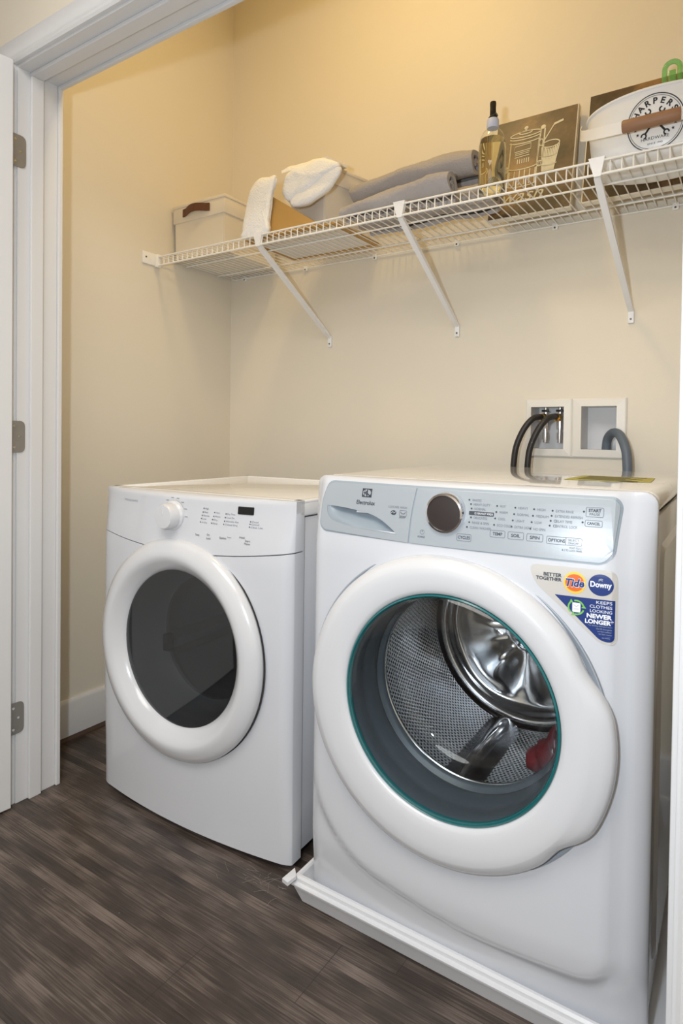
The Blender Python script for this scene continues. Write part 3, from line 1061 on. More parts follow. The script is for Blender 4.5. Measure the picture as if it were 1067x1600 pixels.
button(0.356, 0.3835, 0.7980, 0.8105, 'CYCLES', w_=0.0235)
button(0.4185, 0.4455, 0.8105, 0.8225, 'TEMP', w_=0.0175)
button(0.4510, 0.4785, 0.8100, 0.8225, 'SOIL', w_=0.0160)
button(0.4840, 0.5115, 0.8095, 0.8220, 'SPIN', w_=0.0165)
sh = button(0.5180, 0.5755, 0.8080, 0.8205, '', w_=0.03, done=False)
sh.text('OPTIONS', 0.5345, 0.8118, 0.0075, 0, L, align='CENTER', width=0.028, bold=0.00015)
sh.stroke([(0.5495, 0.808), (0.5495, 0.8205)], 0.0007, 1, L)
sh.text('SELECT', 0.5620, 0.8148, 0.0052, 0, L, align='CENTER', width=0.018)
sh.text('ON/OFF', 0.5620, 0.8098, 0.0052, 0, L, align='CENTER', width=0.017)
sh.build('button', WPM, cpan)
sh = Sheet(w_map)
sh.text('HOLD SELECT', 0.5665, 0.8025, 0.0046, 0, L, align='CENTER', width=0.021)
sh.text('& 2 TO LOCK PANEL', 0.5605, 0.7978, 0.0046, 0, L, align='CENTER', width=0.033)
sh.build('lock_note', WPM, cpan)
sh = button(0.5790, 0.6065, 0.8580, 0.8735, '', done=False)
sh.text('START', 0.5928, 0.8663, 0.0070, 0, L, align='CENTER', width=0.0200, bold=0.00025)
sh.text('PAUSE', 0.5928, 0.8605, 0.0055, 0, L, align='CENTER', width=0.0160)
sh.disc(0.5755, 0.8660, 0.0017, 0, L, 10)
sh.build('button', WPM, cpan)
sh = button(0.5785, 0.6055, 0.8418, 0.8520, 'CANCEL', 0.0062, 0.0205, False)
sh.disc(0.5745, 0.8480, 0.0017, 0, L, 10)
sh.build('button', WPM, cpan)
sh = Sheet(w_map)
sh.stroke([(0.2845 + 0.0045 * cos(t), 0.8065 + 0.0042 * sin(t)) for t in [k * pi / 6 for k in range(12)]], 0.0007, 1, L, closed=True)
sh.stroke([(0.2845, 0.8065), (0.2845, 0.8095)], 0.0009, 0, L)
sh.text('POWER', 0.2835, 0.7955, 0.0050, 0, L, align='CENTER', width=0.015)
sh.build('button', WPM, cpan)

# ---- promotional sticker
st_out = round_poly([(0.489, 0.771), (0.633, 0.7715), (0.6335, 0.648), (0.6085, 0.648), (0.500, 0.740)], [0.020, 0.018, 0.016, 0.012, 0.020], 8)
st_blue = round_poly([(0.5345, 0.7225), (0.6295, 0.7225), (0.6295, 0.6525), (0.6090, 0.6525)], [0.0008, 0.0008, 0.014, 0.010], 6)
sh = Sheet(w_map); sh.poly(st_out, 0, 0.0007, grid=0.012, skirt=0.0006)
stick = sh.build('sticker', 'stbeige', washer)
stick['label'] = 'beige and blue promotional sticker'
sh = Sheet(w_map)
B1, B2, B3, B4 = 0.0011, 0.0015, 0.0019, 0.0023
sh.poly(st_blue, 0, B1, grid=0.012)
sh.disc(0.6075, 0.7465, 0.0195, 0, B1, 32, rb=0.0180)
sh.disc(0.5665, 0.7460, 0.0180, 1, B1, 32, rb=0.0185)
sh.disc(0.5665, 0.7460, 0.0150, 2, B2, 32, rb=0.0145)
sh.text('Tide', 0.5672, 0.7395, 0.0190, 3, B3, align='CENTER', width=0.0315, shear=0.2, bold=0.0011, slope=0.02)
sh.text('Tide', 0.5670, 0.7400, 0.0180, 0, B4, align='CENTER', width=0.0300, shear=0.2, bold=0.0006, slope=0.02)
sh.text('Downy', 0.6077, 0.7430, 0.0130, 3, B2, align='CENTER', width=0.0330, bold=0.0004)
sh.stroke([(0.6035, 0.7530), (0.607, 0.7555), (0.610, 0.7535)], 0.0014, 4, B2)
sh.stroke([(0.604, 0.7555), (0.608, 0.7570), (0.6105, 0.7560)], 0.0012, 4, B2)
sh.text('BETTER', 0.5455, 0.7530, 0.0080, 5, B1, align='RIGHT', width=0.0300, bold=0.0003)
sh.text('TOGETHER', 0.5455, 0.7455, 0.0080, 5, B1, align='RIGHT', width=0.0425, bold=0.0003)
sh.text('KEEPS', 0.6255, 0.7150, 0.0072, 3, B2, align='RIGHT', width=0.0245)
sh.text('CLOTHES', 0.6255, 0.7075, 0.0072, 3, B2, align='RIGHT', width=0.0345)
sh.text('LOOKING', 0.6255, 0.7000, 0.0072, 3, B2, align='RIGHT', width=0.0340)
sh.text('NEWER', 0.6255, 0.6905, 0.0098, 3, B2, align='RIGHT', width=0.0390, bold=0.0004)
sh.text('LONGER*', 0.6280, 0.6810, 0.0098, 3, B2, align='RIGHT', width=0.0440, bold=0.0004)
sh.text('*vs. leading detergent alone', 0.6260, 0.6768, 0.0032, 4, B2, align='RIGHT', width=0.0370)
for k, (t, w_) in enumerate((('Use HE detergents', 0.024), ('and fabric softener', 0.022), ('for best results', 0.020))):
    sh.text(t, 0.6255, 0.6722 - 0.0042 * k, 0.0034, 4, B2, align='RIGHT', width=w_)
sh.text('see inside', 0.6230, 0.6580, 0.0030, 4, B2, align='RIGHT', width=0.0125)
# green arrows around a folded shirt
for a0 in (20, 140, 260):
    sh.stroke([(0.5695 + 0.0122 * cos(radians(a0 + q)), 0.7045 + 0.0118 * sin(radians(a0 + q))) for q in range(0, 96, 12)], 0.0026, 6, B2)
    t = radians(a0 + 100); r_ = 0.0122
    cx, cz = 0.5695 + r_ * cos(t), 0.7045 + r_ * sin(t)
    sh.poly([(cx + 0.004 * cos(t), cz + 0.004 * sin(t)), (cx - 0.005 * sin(t), cz + 0.005 * cos(t)), (cx - 0.004 * cos(t), cz - 0.004 * sin(t))], 6, B2)
sh.poly(rrect(0.5635, 0.5765, 0.6965, 0.7125, 0.0015, 2), 3, B2)
sh.stroke([(0.566, 0.709), (0.570, 0.706), (0.574, 0.709)], 0.0008, 4, B3)
sh.stroke([(0.566, 0.702), (0.574, 0.702)], 0.0008, 4, B3)
sh.build('sticker_print', ['stblue', 'styellow', 'orange', 'stwhite', 'panel', 'print', 'stgreen'], stick)

# ---- door: ring with a hand grip swelling on its right
def grip(r, th):
    a = math.degrees(th)
    a = a - 360 if a > 180 else a
    k = sstep(25, 8, a) * sstep(-44, -27, a)
    n = math.exp(-((a - 27) / 6) ** 2) * 0.5 + math.exp(-((a + 43) / 6) ** 2) * 0.6
    t = sstep(0.268, 0.292, r)
    e = sstep(0.216, 0.282, r)          # the ring sits a little low and left of the glass
    return r + t * (0.016 * k - 0.008 * n) + e * (-0.011 * cos(th) - 0.011 * sin(th))


bm = bmesh.new()
lathe_y(bm, WC, [(0.282, -0.040), (0.2895, -0.054), (0.2925, -0.066), (0.2915, -0.075), (0.287, -0.083), (0.280, -0.089), (0.2715, -0.0925), (0.269, -0.0935), (0.255, -0.0945), (0.235, -0.0935), (0.222, -0.0915), (0.2145, -0.0885), (0.2118, -0.083), (0.2115, -0.076)], n=150, rfun=grip)
wdoor = link_mesh('door', bm, 'white2', washer, smooth=70)
bm = bmesh.new()
lathe_y(bm, WC, [(0.280, -0.050), (0.2965, -0.0625), (0.2985, -0.0620), (0.2985, -0.055)], n=120, rfun=lambda r, th: r - 0.011 * cos(th) - 0.011 * sin(th))
link_mesh('door_gap', bm, 'groove', wdoor, smooth=True)
bm = bmesh.new()
lathe_y(bm, WC, [(0.2118, -0.082), (0.2112, -0.086), (0.2085, -0.0875), (0.2055, -0.084), (0.2050, -0.076), (0.2118, -0.074)], n=110)
link_mesh('glass_edge', bm, 'teal', wdoor, smooth=True)
bm = bmesh.new()
lathe_y(bm, WC, [(0.2075, -0.085), (0.203, -0.0895), (0.19, -0.094), (0.15, -0.097), (0.10, -0.099), (0.04, -0.100)], n=96, close_end=True)
link_mesh('door_glass', bm, 'glass', wdoor, smooth=True)
bm = bmesh.new()
lathe_y(bm, WC, [(0.2045, -0.078), (0.198, -0.050), (0.186, 0.0), (0.176, 0.045), (0.168, 0.060), (0.15, 0.068)], n=96)
link_mesh('glass_bowl', bm, 'glass', wdoor, smooth=True)
# rubber gasket with folds
bm = bmesh.new()
lathe_y(bm, WC, [(0.240, -0.040), (0.226, -0.066), (0.212, -0.074), (0.208, -0.066), (0.2065, -0.056), (0.206, -0.036), (0.209, -0.028), (0.206, -0.020), (0.2045, 0.008), (0.203, 0.024), (0.207, 0.032), (0.200, 0.038), (0.1955, 0.042), (0.197, 0.050), (0.215, 0.056)], n=120)
link_mesh('gasket', bm, 'gasket', washer, smooth=60)
# drum
bm = bmesh.new()
lathe_y(bm, (0, 0), [(0.1965, 0.002), (0.199, -0.003), (0.206, -0.004), (0.214, 0.0), (0.232, 0.010), (0.243, 0.022)], n=120)
DRY = 0.056
prof = [(0.243, 0.022), (0.246, 0.035), (0.247, 0.06), (0.2475, 0.12), (0.2475, 0.25), (0.247, 0.34), (0.245, 0.385)]
dr_o = bpy.data.objects.new('drum_tmp', None)
o1 = link_mesh('drum', bm, 'drumplain', washer, smooth=60)
o1.location = (WC[0], DRY, WC[1])
bm = bmesh.new()
lathe_y(bm, (0, 0), prof, n=140)
o = link_mesh('drum_shell', bm, 'drum', o1, smooth=60)
bpy.data.objects.remove(dr_o)
# embossed back plate with lobes
bm = bmesh.new()
nr, na = 26, 144
rings = []
for i in range(nr + 1):
    r = 0.245 * (1 - i / nr) + 0.006 * (i / nr)
    ring = []
    for k in range(na):
        th = 2 * pi * k / na
        rim = 0.018 * math.exp(-((r - 0.222) / 0.010) ** 2)
        lob = 0.5 + 0.5 * cos(6 * th + 0.6)
        env = sstep(0.205, 0.150, r) * sstep(0.03, 0.10, r)
        y = 0.395 - rim + 0.022 * sstep(0.215, 0.195, r) - 0.024 * env * lob - 0.012 * env * cos(3 * th + 1.2)
        y -= 0.022 * sstep(0.05, 0.03, r)
        ring.append(bm.verts.new((r * cos(th), y, r * sin(th))))
    rings.append(ring)
for i in range(nr):
    for k in range(na):
        bm.faces.new((rings[i][k], rings[i][(k + 1) % na], rings[i + 1][(k + 1) % na], rings[i + 1][k]))
bm.faces.new(rings[-1])
link_mesh('drum_back', bm, 'drumplain', o1, smooth=80)
for a in (-100, 20, 140):
    bm = bmesh.new()
    t = radians(a)
    rows = []
    for j in range(9):
        y = 0.03 + 0.345 * j / 8
        hgt = 0.040 * sin(pi * (0.12 + 0.76 * j / 8)) ** 0.6
        row = []
        for q in range(-5, 6):
            s_ = q / 5
            r = 0.2468 - hgt * (cos(s_ * pi / 2) ** 1.2)
            tt = t + s_ * 0.17
            row.append(bm.verts.new((r * cos(tt), y, r * sin(tt))))
        rows.append(row)
    for j in range(8):
        for q in range(10):
            bm.faces.new((rows[j][q], rows[j][q + 1], rows[j + 1][q + 1], rows[j + 1][q]))
    bm.faces.new(rows[0]); bm.faces.new(rows[-1][::-1])
    link_mesh('paddle', bm, 'drumplain', o1, smooth=60)

# ================================================================== DRAIN PAN
bm = bmesh.new()
PX0, PX1, PY0, PY1 = 1.112, 1.822, -0.893, -0.115
prof = [(-0.006, 0.004), (0.000, 0.004), (0.012, 0.050), (0.014, 0.061), (0.017, 0.0655), (0.0225, 0.0655), (0.0265, 0.061), (0.0275, 0.0545), (0.0325, 0.0530), (0.0345, 0.0500), (0.0335, 0.0460), (0.0280, 0.0450), (0.012, 0.002), (-0.006, 0.0005)]
loops = []
for d, z in prof:
    loops.append([bm.verts.new(p) for p in ((PX0 - d, PY0 - d, z), (PX1 + d * 0.7, PY0 - d, z), (PX1 + d * 0.7, PY1 + d, z), (PX0 - d, PY1 + d, z))])
for a, b in zip(loops[:-1], loops[1:]):
    for k in range(4):
        bm.faces.new((a[k], a[(k + 1) % 4], b[(k + 1) % 4], b[k]))
bm.faces.new(loops[0]); bm.faces.new(loops[-1][::-1])
pan = link_mesh('drain_pan', bm, 'pan')
tag(pan, 'shallow white plastic drain pan with a rolled lip under the washing machine', 'drain pan')
bm = bmesh.new()
V = [bm.verts.new(p) for p in ((1.068, -0.938, 0.060), (1.088, -0.944, 0.062), (1.098, -0.926, 0.071), (1.078, -0.905, 0.069), (1.068, -0.938, 0.052), (1.088, -0.944, 0.054), (1.098, -0.926, 0.063), (1.078, -0.905, 0.061))]
for f in ((0, 1, 2, 3), (7, 6, 5, 4), (0, 4, 5, 1), (1, 5, 6, 2), (2, 6, 7, 3), (3, 7, 4, 0)):
    bm.faces.new([V[i] for i in f])
link_mesh('split_corner', bm, 'pan', pan)

# ================================================================== WIRE SHELF
SZ, SD, LH = 1.7154, 0.413, 0.0345
shelf = thing('wire_shelf', 'white wire shelf with diagonal braces on the back wall above the machines', 'shelf', (0, 0, 0))
wr = 0.0019
bm = bmesh.new()
for i in range(77):
    x = 0.022 + i * 0.0254
    if x > X1 - 0.01:
        break
    pts = [(x, -0.006, SZ - wr), (x, -SD + 0.008, SZ - wr), (x, -SD + 0.002, SZ - wr - 0.003), (x, -SD, SZ - wr - 0.009), (x, -SD, SZ - LH)]
    tube(bm, pts, wr * 0.92, 6)
link_mesh('wire_deck', bm, 'wire', shelf, smooth=True)
bm = bmesh.new()
cyl(bm, (0.012, -SD - 0.0015, SZ - 0.002), (X1 - 0.004, -SD - 0.0015, SZ - 0.002), 0.0028, n=10)
cyl(bm, (0.012, -SD - 0.0015, SZ - LH), (X1 - 0.004, -SD - 0.0015, SZ - LH), 0.0032, n=10)
link_mesh('front_lip', bm, 'wire', shelf, smooth=True)
for y in (-0.006, -0.093, -0.265):
    bm = bmesh.new(); cyl(bm, (0.01, y, SZ - 0.0055), (X1 - 0.004, y, SZ - 0.0055), 0.0027, n=10)
    link_mesh('cross_rail', bm, 'wire', shelf, smooth=True)
for x in (0.085, 0.41, 0.731, 1.057, 1.386, 1.721):
    bm = bmesh.new(); box(bm, x - 0.009, x + 0.009, -0.010, -0.0005, SZ - 0.018, SZ + 0.004, 0.003)
    c = link_mesh('wall_clip', bm, 'wire', shelf, smooth=True)
    bm = bmesh.new(); cyl(bm, (x, -0.010, SZ - 0.012), (x, -0.0115, SZ - 0.012), 0.003, n=10)
    link_mesh('screw', bm, 'screw', c)
bm = bmesh.new()
box(bm, 0.0005, 0.007, -0.478, -0.402, SZ - 0.036, SZ + 0.010, 0.003)
box(bm, 0.005, 0.020, -0.424, -0.400, SZ - 0.042, SZ + 0.008, 0.004)
e = link_mesh('end_bracket', bm, 'wire', shelf, smooth=True)
bm = bmesh.new(); cyl(bm, (0.007, -0.463, SZ - 0.011), (0.0085, -0.463, SZ - 0.011), 0.0035, n=10)
link_mesh('screw', bm, 'screw', e)
for x, xt, zf in ((0.531, 0.517, 1.402), (1.062, 1.054, 1.402), (1.610, 1.592, 1.400)):
    bm = bmesh.new()
    top, bot = Vector((xt, -SD + 0.006, SZ - LH - 0.002)), Vector((x, -0.006, zf + 0.022))
    d = (bot - top).normalized()
    sx = Vector((1, 0, 0)); sn = d.cross(sx).normalized()
    V = []
    for p, hw, ht in ((top, 0.0078, 0.005), (top.lerp(bot, 0.06), 0.0085, 0.006), (top.lerp(bot, 0.92), 0.0078, 0.006), (bot, 0.0070, 0.003)):
        V.append([bm.verts.new(p + sx * a + sn * b) for a, b in ((-hw, -ht), (hw, -ht), (hw, ht), (-hw, ht))])
    for a, b in zip(V[:-1], V[1:]):
        for k in range(4):
            bm.faces.new((a[k], a[(k + 1) % 4], b[(k + 1) % 4], b[k]))
    bm.faces.new(V[0][::-1]); bm.faces.new(V[-1])
    br = link_mesh('support_brace', bm, 'brace', shelf)
    bm = bmesh.new()
    # saddle gripping the lip
    A = [(-0.019, 0.006), (0.019, 0.006), (0.010, -0.040), (-0.006, -0.040)]
    F = [bm.verts.new((xt + a, -SD - 0.006, SZ + b)) for a, b in A]
    K = [bm.verts.new((xt + a, -SD + 0.006, SZ + b)) for a, b in A]
    bm.faces.new(F); bm.faces.new(K[::-1])
    for k in range(4):
        bm.faces.new((F[k], F[(k + 1) % 4], K[(k + 1) % 4], K[k]))
    link_mesh('saddle', bm, 'brace', br)
    bm = bmesh.new(); box(bm, x - 0.0085, x + 0.0085, -0.008, -0.0005, zf - 0.014, zf + 0.028, 0.002)
    link_mesh('foot_plate', bm, 'brace', br, smooth=True)
    bm = bmesh.new(); cyl(bm, (x, -0.008, zf - 0.002), (x, -0.0095, zf - 0.002), 0.0032, n=10)
    link_mesh('screw', bm, 'screw', br)

DECK = SZ + 0.0005
# ================================================================== THINGS ON THE SHELF
# left cream box
b1 = thing('storage_box', 'cream lidded storage box with a brown leather handle, in the left corner of the shelf', 'box', (0.015, -0.340, DECK), group='cream storage boxes on the shelf')


def lidded_box(root, w, d, h, lid_h, body_m, lid_m, taper=0.006):
    bm = bmesh.new()
    V = []
    for z, k in ((0, taper), (h - 0.004, 0.003)):
        V.append([bm.verts.new(p) for p in ((k, k, z), (w - k, k, z), (w - k, d - k, z), (k, d - k, z))])
    for k in range(4):
        bm.faces.new((V[0][k], V[0][(k + 1) % 4], V[1][(k + 1) % 4], V[1][k]))
    bm.faces.new(V[0][::-1]); bm.faces.new(V[1])
    bmesh.ops.bevel(bm, geom=bm.edges[:], offset=0.003, segments=2, affect='EDGES')
    link_mesh('body', bm, body_m, root, smooth=True)
    bm = bmesh.new()
    box(bm, -0.001, w + 0.001, -0.001, d + 0.001, h - lid_h, h, 0.003)
    box(bm, -0.004, w + 0.004, -0.004, d + 0.004, h - 0.010, h + 0.001, 0.002)
    return link_mesh('lid', bm, lid_m, root, smooth=True)


lid = lidded_box(b1, 0.272, 0.305, 0.206, 0.066, 'cream', 'cream')
bm = bmesh.new()
prev = None
N = 16
for k in range(N + 1):
    t = k / N
    x = 0.058 + 0.142 * t
    bulge = 0.016 * sin(pi * max(0, min(1, (t - 0.12) / 0.76)))
    y = -0.003 - bulge
    z = 0.172 + 0.006 * sin(pi * t)
    row = [bm.verts.new((x, y, z - 0.015)), bm.verts.new((x, y - 0.003, z - 0.015)), bm.verts.new((x, y - 0.003, z + 0.014)), bm.verts.new((x, y, z + 0.014))]
    if prev:
        for q in range(4):
            bm.faces.new((prev[q], prev[(q + 1) % 4], row[(q + 1) % 4], row[q]))
    else:
        bm.faces.new(row)
    prev = row
bm.faces.new(prev[::-1])
link_mesh('handle', bm, 'leather', b1, smooth=True)

# tan open file tray with a triangular side, lying under the middle box
tray = thing('file_tray', 'tan and cream card tray with a triangular side, lying between the two cream boxes', 'tray', (0.42, -0.372, DECK))
bm = bmesh.new(); box(bm, 0.022, 0.363, 0.022, 0.250, -0.0002, 0.004)
link_mesh('base_panel', bm, 'cream2', tray)
bm = bmesh.new()
for a in ((0, 0.385, 0, 0.022), (0, 0.385, 0.250, 0.272), (0, 0.022, 0.022, 0.250), (0.363, 0.385, 0.022, 0.250)):
    box(bm, a[0], a[1], a[2], a[3], 0.0, 0.007, 0.001)
link_mesh('rim', bm, 'tan', tray)
bm = bmesh.new()
tri = [(0.092, 0.001), (0.330, 0.001), (0.316, 0.010), (0.112, 0.142), (0.100, 0.142)]
A = [bm.verts.new((x, -0.008, z)) for x, z in tri]; B = [bm.verts.new((x, -0.004, z)) for x, z in tri]
bm.faces.new(A); bm.faces.new(B[::-1])
for k in range(len(tri)):
    bm.faces.new((A[k], A[(k + 1) % len(tri)], B[(k + 1) % len(tri)], B[k]))
link_mesh('side_gusset', bm, 'tan', tray)
bm = bmesh.new(); box(bm, 0.088, 0.097, -0.008, 0.16, 0.004, 0.136, 0.001)
link_mesh('end_panel', bm, 'cream2', tray)

# middle cream box
b2 = thing('storage_box', 'pale cream storage box under a folded white towel, middle of the shelf', 'box', (0.534, -0.277, DECK + 0.0075), radians(-12.6), group='cream storage boxes on the shelf')
lidded_box(b2, 0.190, 0.200, 0.221, 0.058, 'cream2', 'cream2', 0.012)


def soft_blob(bm, outline, y0, T, layers, nz=0.006, seed=0.0, crease=None, mi=0):
    """pillow-like cloth bundle: outline in (x, z), thickness 2T in y"""
    cx = sum(p[0] for p in outline) / len(outline); cz = sum(p[1] for p in outline) / len(outline)
    n = len(outline)
    prof = [(0.15, 1.0), (0.5, 0.98), (0.8, 0.90), (0.93, 0.70), (1.0, 0.32), (1.0, -0.32), (0.93, -0.70), (0.8, -0.90), (0.5, -0.98), (0.15, -1.0)]
    rings = []
    for s, t in prof:
        ring = []
        for x, z in outline:
            p = Vector((cx + (x - cx) * s, y0 - T * t, cz + (z - cz) * s))
            q = noise.noise_vector(p * 16 + Vector((seed, 0, 0))) * nz + noise.noise_vector(p * 38 + Vector((seed, 3, 0))) * nz * 0.75 + noise.noise_vector(p * 95 + Vector((seed, 3, 4))) * nz * 0.3
            if crease:
                d = crease(p.x, p.z)
                q.y += 0.012 * math.exp(-(d / 0.006) ** 2) if t > 0 else 0
            ring.append(bm.verts.new(p + q))
        rings.append(ring)
    for i in range(len(rings) - 1):
        for k in range(n):
            bm.faces.new((rings[i][k], rings[i][(k + 1) % n], rings[i + 1][(k + 1) % n], rings[i + 1][k])).material_index = mi
    bm.faces.new(rings[0]); bm.faces.new(rings[-1][::-1])


def smooth_outline(pts, sub=5):
    P = [Vector((p[0], p[1], 0)) for p in pts]
    n = len(P); out = []
    for i in range(n):
        a, b, c, d = P[i - 1], P[i], P[(i + 1) % n], P[(i + 2) % n]
        for k in range(sub):
            t = k / sub
            v = 0.5 * ((2 * b) + (c - a) * t + (2 * a - 5 * b + 4 * c - d) * t * t + (3 * b - a - 3 * c + d) * t ** 3)
            out.append((v.x, v.y))
    return out


# white towel standing on end
bm = bmesh.new()
T1 = [(0.441, 1.7165), (0.439, 1.735), (0.445, 1.778), (0.464, 1.847), (0.493, 1.889), (0.515, 1.903), (0.549, 1.904), (0.582, 1.903), (0.578, 1.881), (0.569, 1.852), (0.561, 1.811), (0.554, 1.759), (0.546, 1.7165)]
soft_blob(bm, smooth_outline(T1, 4), -0.4050, 0.010, 1, 0.004, 2.0)
soft_blob(bm, smooth_outline([(x + (0.005 if x < 0.5 else -0.004), z - (0.006 if z > 1.86 else 0)) for x, z in T1], 4), -0.3930, 0.007, 1, 0.003, 7.0)
o = link_mesh('towel', bm, 'towelw', None, smooth=80)
tag(o, 'white towel folded tall and pointed, standing beside the tan tray', 'towel', 'white towels on the shelf')
# white towel folded over the middle box
bm = bmesh.new()
soft_blob(bm, smooth_outline([(0.588, 1.853), (0.591, 1.888), (0.612, 1.916), (0.660, 1.923), (0.699, 1.929), (0.738, 1.933), (0.775, 1.924), (0.815, 1.906), (0.808, 1.884), (0.764, 1.873), (0.726, 1.855), (0.682, 1.840), (0.640, 1.827), (0.608, 1.822)], 3), -0.368, 0.017, 1, 0.006, 5.0)
soft_blob(bm, smooth_outline([(0.612, 1.822), (0.650, 1.850), (0.690, 1.860), (0.770, 1.890), (0.812, 1.895), (0.817, 1.868), (0.796, 1.846), (0.766, 1.826), (0.734, 1.815), (0.696, 1.802), (0.656, 1.798), (0.628, 1.800)], 3), -0.366, 0.014, 1, 0.005, 9.0)
# the part lying back over the lid
rows = []
for i in range(13):
    t = i / 12
    row = []
    for q in range(15):
        x = 0.572 + 0.160 * q / 14 + 0.02 * t
        y = -0.362 + 0.13 * t
        z = 1.936 + 0.022 * min(1.0, t * 4) + 0.004 * noise.noise(Vector((x * 30, y * 30, 0)))
        row.append((x, y, z))
    rows.append(row)
T_ = [[bm.verts.new(p) for p in r] for r in rows]
B_ = [[bm.verts.new((p[0], p[1], p[2] - 0.010)) for p in r] for r in rows]
for i in range(12):
    for q in range(14):
        bm.faces.new((T_[i][q], T_[i + 1][q], T_[i + 1][q + 1], T_[i][q + 1]))
        bm.faces.new((B_[i][q], B_[i][q + 1], B_[i + 1][q + 1], B_[i + 1][q]))
for i in range(12):
    for q in (0, 14):
        bm.faces.new((T_[i][q], T_[i + 1][q], B_[i + 1][q], B_[i][q]))
for q in range(14):
    for i in (0, 12):
        bm.faces.new((T_[i][q], T_[i][q + 1], B_[i][q + 1], B_[i][q]))
o = link_mesh('towel', bm, 'towelw', None, smooth=80)
tag(o, 'white towel folded and draped over the front top of the pale cream box', 'towel', 'white towels on the shelf')


def roll_towel(x0, x1, cy, cz, ry, rz, turns, thick, seed, taper=None, nx=34, lift=None):
    """a towel rolled up along x: spiral sheet with thickness"""
    bm = bmesh.new()
    NT_ = int(30 * turns)
    rows = []
    for i in range(nx + 1):
        t = i / nx
        x = x0 + (x1 - x0) * t
        kt = taper(t) if taper else 1.0
        out, inn = [], []
        for k in range(NT_ + 1):
            th = 2 * pi * turns * k / NT_
            f = 1 - (k / NT_) * 0.78
            g = max(0.06, f - thick)
            for lst, ff in ((out, f), (inn, g)):
                a = th - pi * 0.35
                p = Vector((x, cy + ry * ff * cos(a) * kt, cz - rz + rz * kt + rz * ff * sin(a) * kt))
                if lift:
                    p.z += lift(t)
                q = noise.noise_vector(Vector((p.x * 9 + seed, p.y * 14, p.z * 14))) * 0.013 + noise.noise_vector(p * 60) * 0.0022
                q.x *= 0.8
                lst.append(p + q * (0.6 + 0.4 * ff))
        rows.append([bm.verts.new(p) for p in out + inn[::-1]])
    m = len(rows[0])
    for a, b in zip(rows[:-1], rows[1:]):
        for k in range(m):
            bm.faces.new((a[k], a[(k + 1) % m], b[(k + 1) % m], b[k]))
    h = m // 2
    for r in (rows[0], rows[-1]):
        for k in range(h - 1):
            bm.faces.new((r[k], r[k + 1], r[m - 2 - k], r[m - 1 - k]))
    return link_mesh('towel', bm, 'towelg', None, smooth=70)


o = roll_towel(0.812, 1.262, -0.205, DECK + 0.050, 0.074, 0.048, 1.9, 0.26, 3.0, taper=lambda t: 0.86 + 0.14 * sstep(0, 0.3, t))
tag(o, 'grey terry towel rolled flat at the bottom of the grey towel pile', 'towel', 'grey towels on the shelf')
o = roll_towel(0.812, 1.188, -0.342, DECK + 0.046, 0.052, 0.044, 1.6, 0.28, 11.0, taper=lambda t: 0.72 + 0.28 * sstep(0, 0.7, t), lift=lambda t: 0.004)
tag(o, 'grey terry towel rolled along the shelf front, before the larger roll', 'towel', 'grey towels on the shelf')
o = roll_towel(0.772, 1.205, -0.205, DECK + 0.098 + 0.056, 0.078, 0.052, 1.8, 0.26, 23.0, taper=lambda t: 0.80 + 0.20 * sstep(0, 0.75, t))
tag(o, 'large grey terry towel roll on top of the pile, its open end beside the bottle', 'towel', 'grey towels on the shelf')

# soap bottle
bt = thing('soap_bottle', 'clear bottle of pale soap with black spout and lilac collar, right of the grey towels', 'bottle', (1.304, -0.345, DECK))
bm = bmesh.new()
lathe_z(bm, (0, 0, 0), [(0.030, 0.0), (0.0355, 0.003), (0.0375, 0.010), (0.0380, 0.10), (0.0372, 0.130), (0.0335, 0.150), (0.026, 0.166), (0.017, 0.176), (0.0145, 0.180), (0.0145, 0.192)], n=40, close_end=False)
link_mesh('bottle_body', bm, 'bottle', bt, smooth=True)
bm = bmesh.new()
lathe_z(bm, (0, 0, 0), [(0.028, 0.004), (0.0350, 0.008), (0.0364, 0.10), (0.0358, 0.128), (0.0325, 0.146)], n=40)
link_mesh('liquid', bm, 'liquid', bt, smooth=True)
bm = bmesh.new()
lathe_z(bm, (0, 0, 0), [(0.0155, 0.178), (0.0165, 0.182), (0.0165, 0.200), (0.0150, 0.203)], n=28)
link_mesh('collar', bm, 'lilac', bt, smooth=True)
bm = bmesh.new()
lathe_z(bm, (0, 0, 0), [(0.0125, 0.202), (0.0125, 0.208), (0.0085, 0.212), (0.0080, 0.236), (0.0086, 0.244), (0.0080, 0.250), (0.004, 0.251)], n=24)
cyl(bm, (0.004, -0.004, 0.208), (0.013, -0.006, 0.212), 0.006, n=12)
cyl(bm, (0.0, -0.006, 0.222), (0.0, -0.0098, 0.222), 0.003, n=10)
link_mesh('spout', bm, 'black', bt, smooth=True)
bm = bmesh.new(); cyl(bm, (0.001, 0, 0.02), (0.0, 0, 0.205), 0.0028, n=10)
link_mesh('dip_tube', bm, 'bottle', bt, smooth=True)


# canvases leaning on the back wall
def canvas(name, label, x0, x1, h, ybase, lean, art, group):
    root = thing(name, label, 'picture', (x0, ybase, DECK + 0.0055), 0, group)
    root.rotation_euler = (-lean, 0, 0)
    w = x1 - x0
    bm = bmesh.new(); box(bm, 0, w, 0.0, 0.020, 0, h, 0.0015)
    link_mesh('canvas_frame', bm, 'canvasedge', root)
    bm = bmesh.new(); box(bm, 0.0035, w - 0.0035, -0.0012, 0.0002, 0.004, h - 0.0035)
    face = link_mesh('print_face', bm, art, root)
    return root, face, w


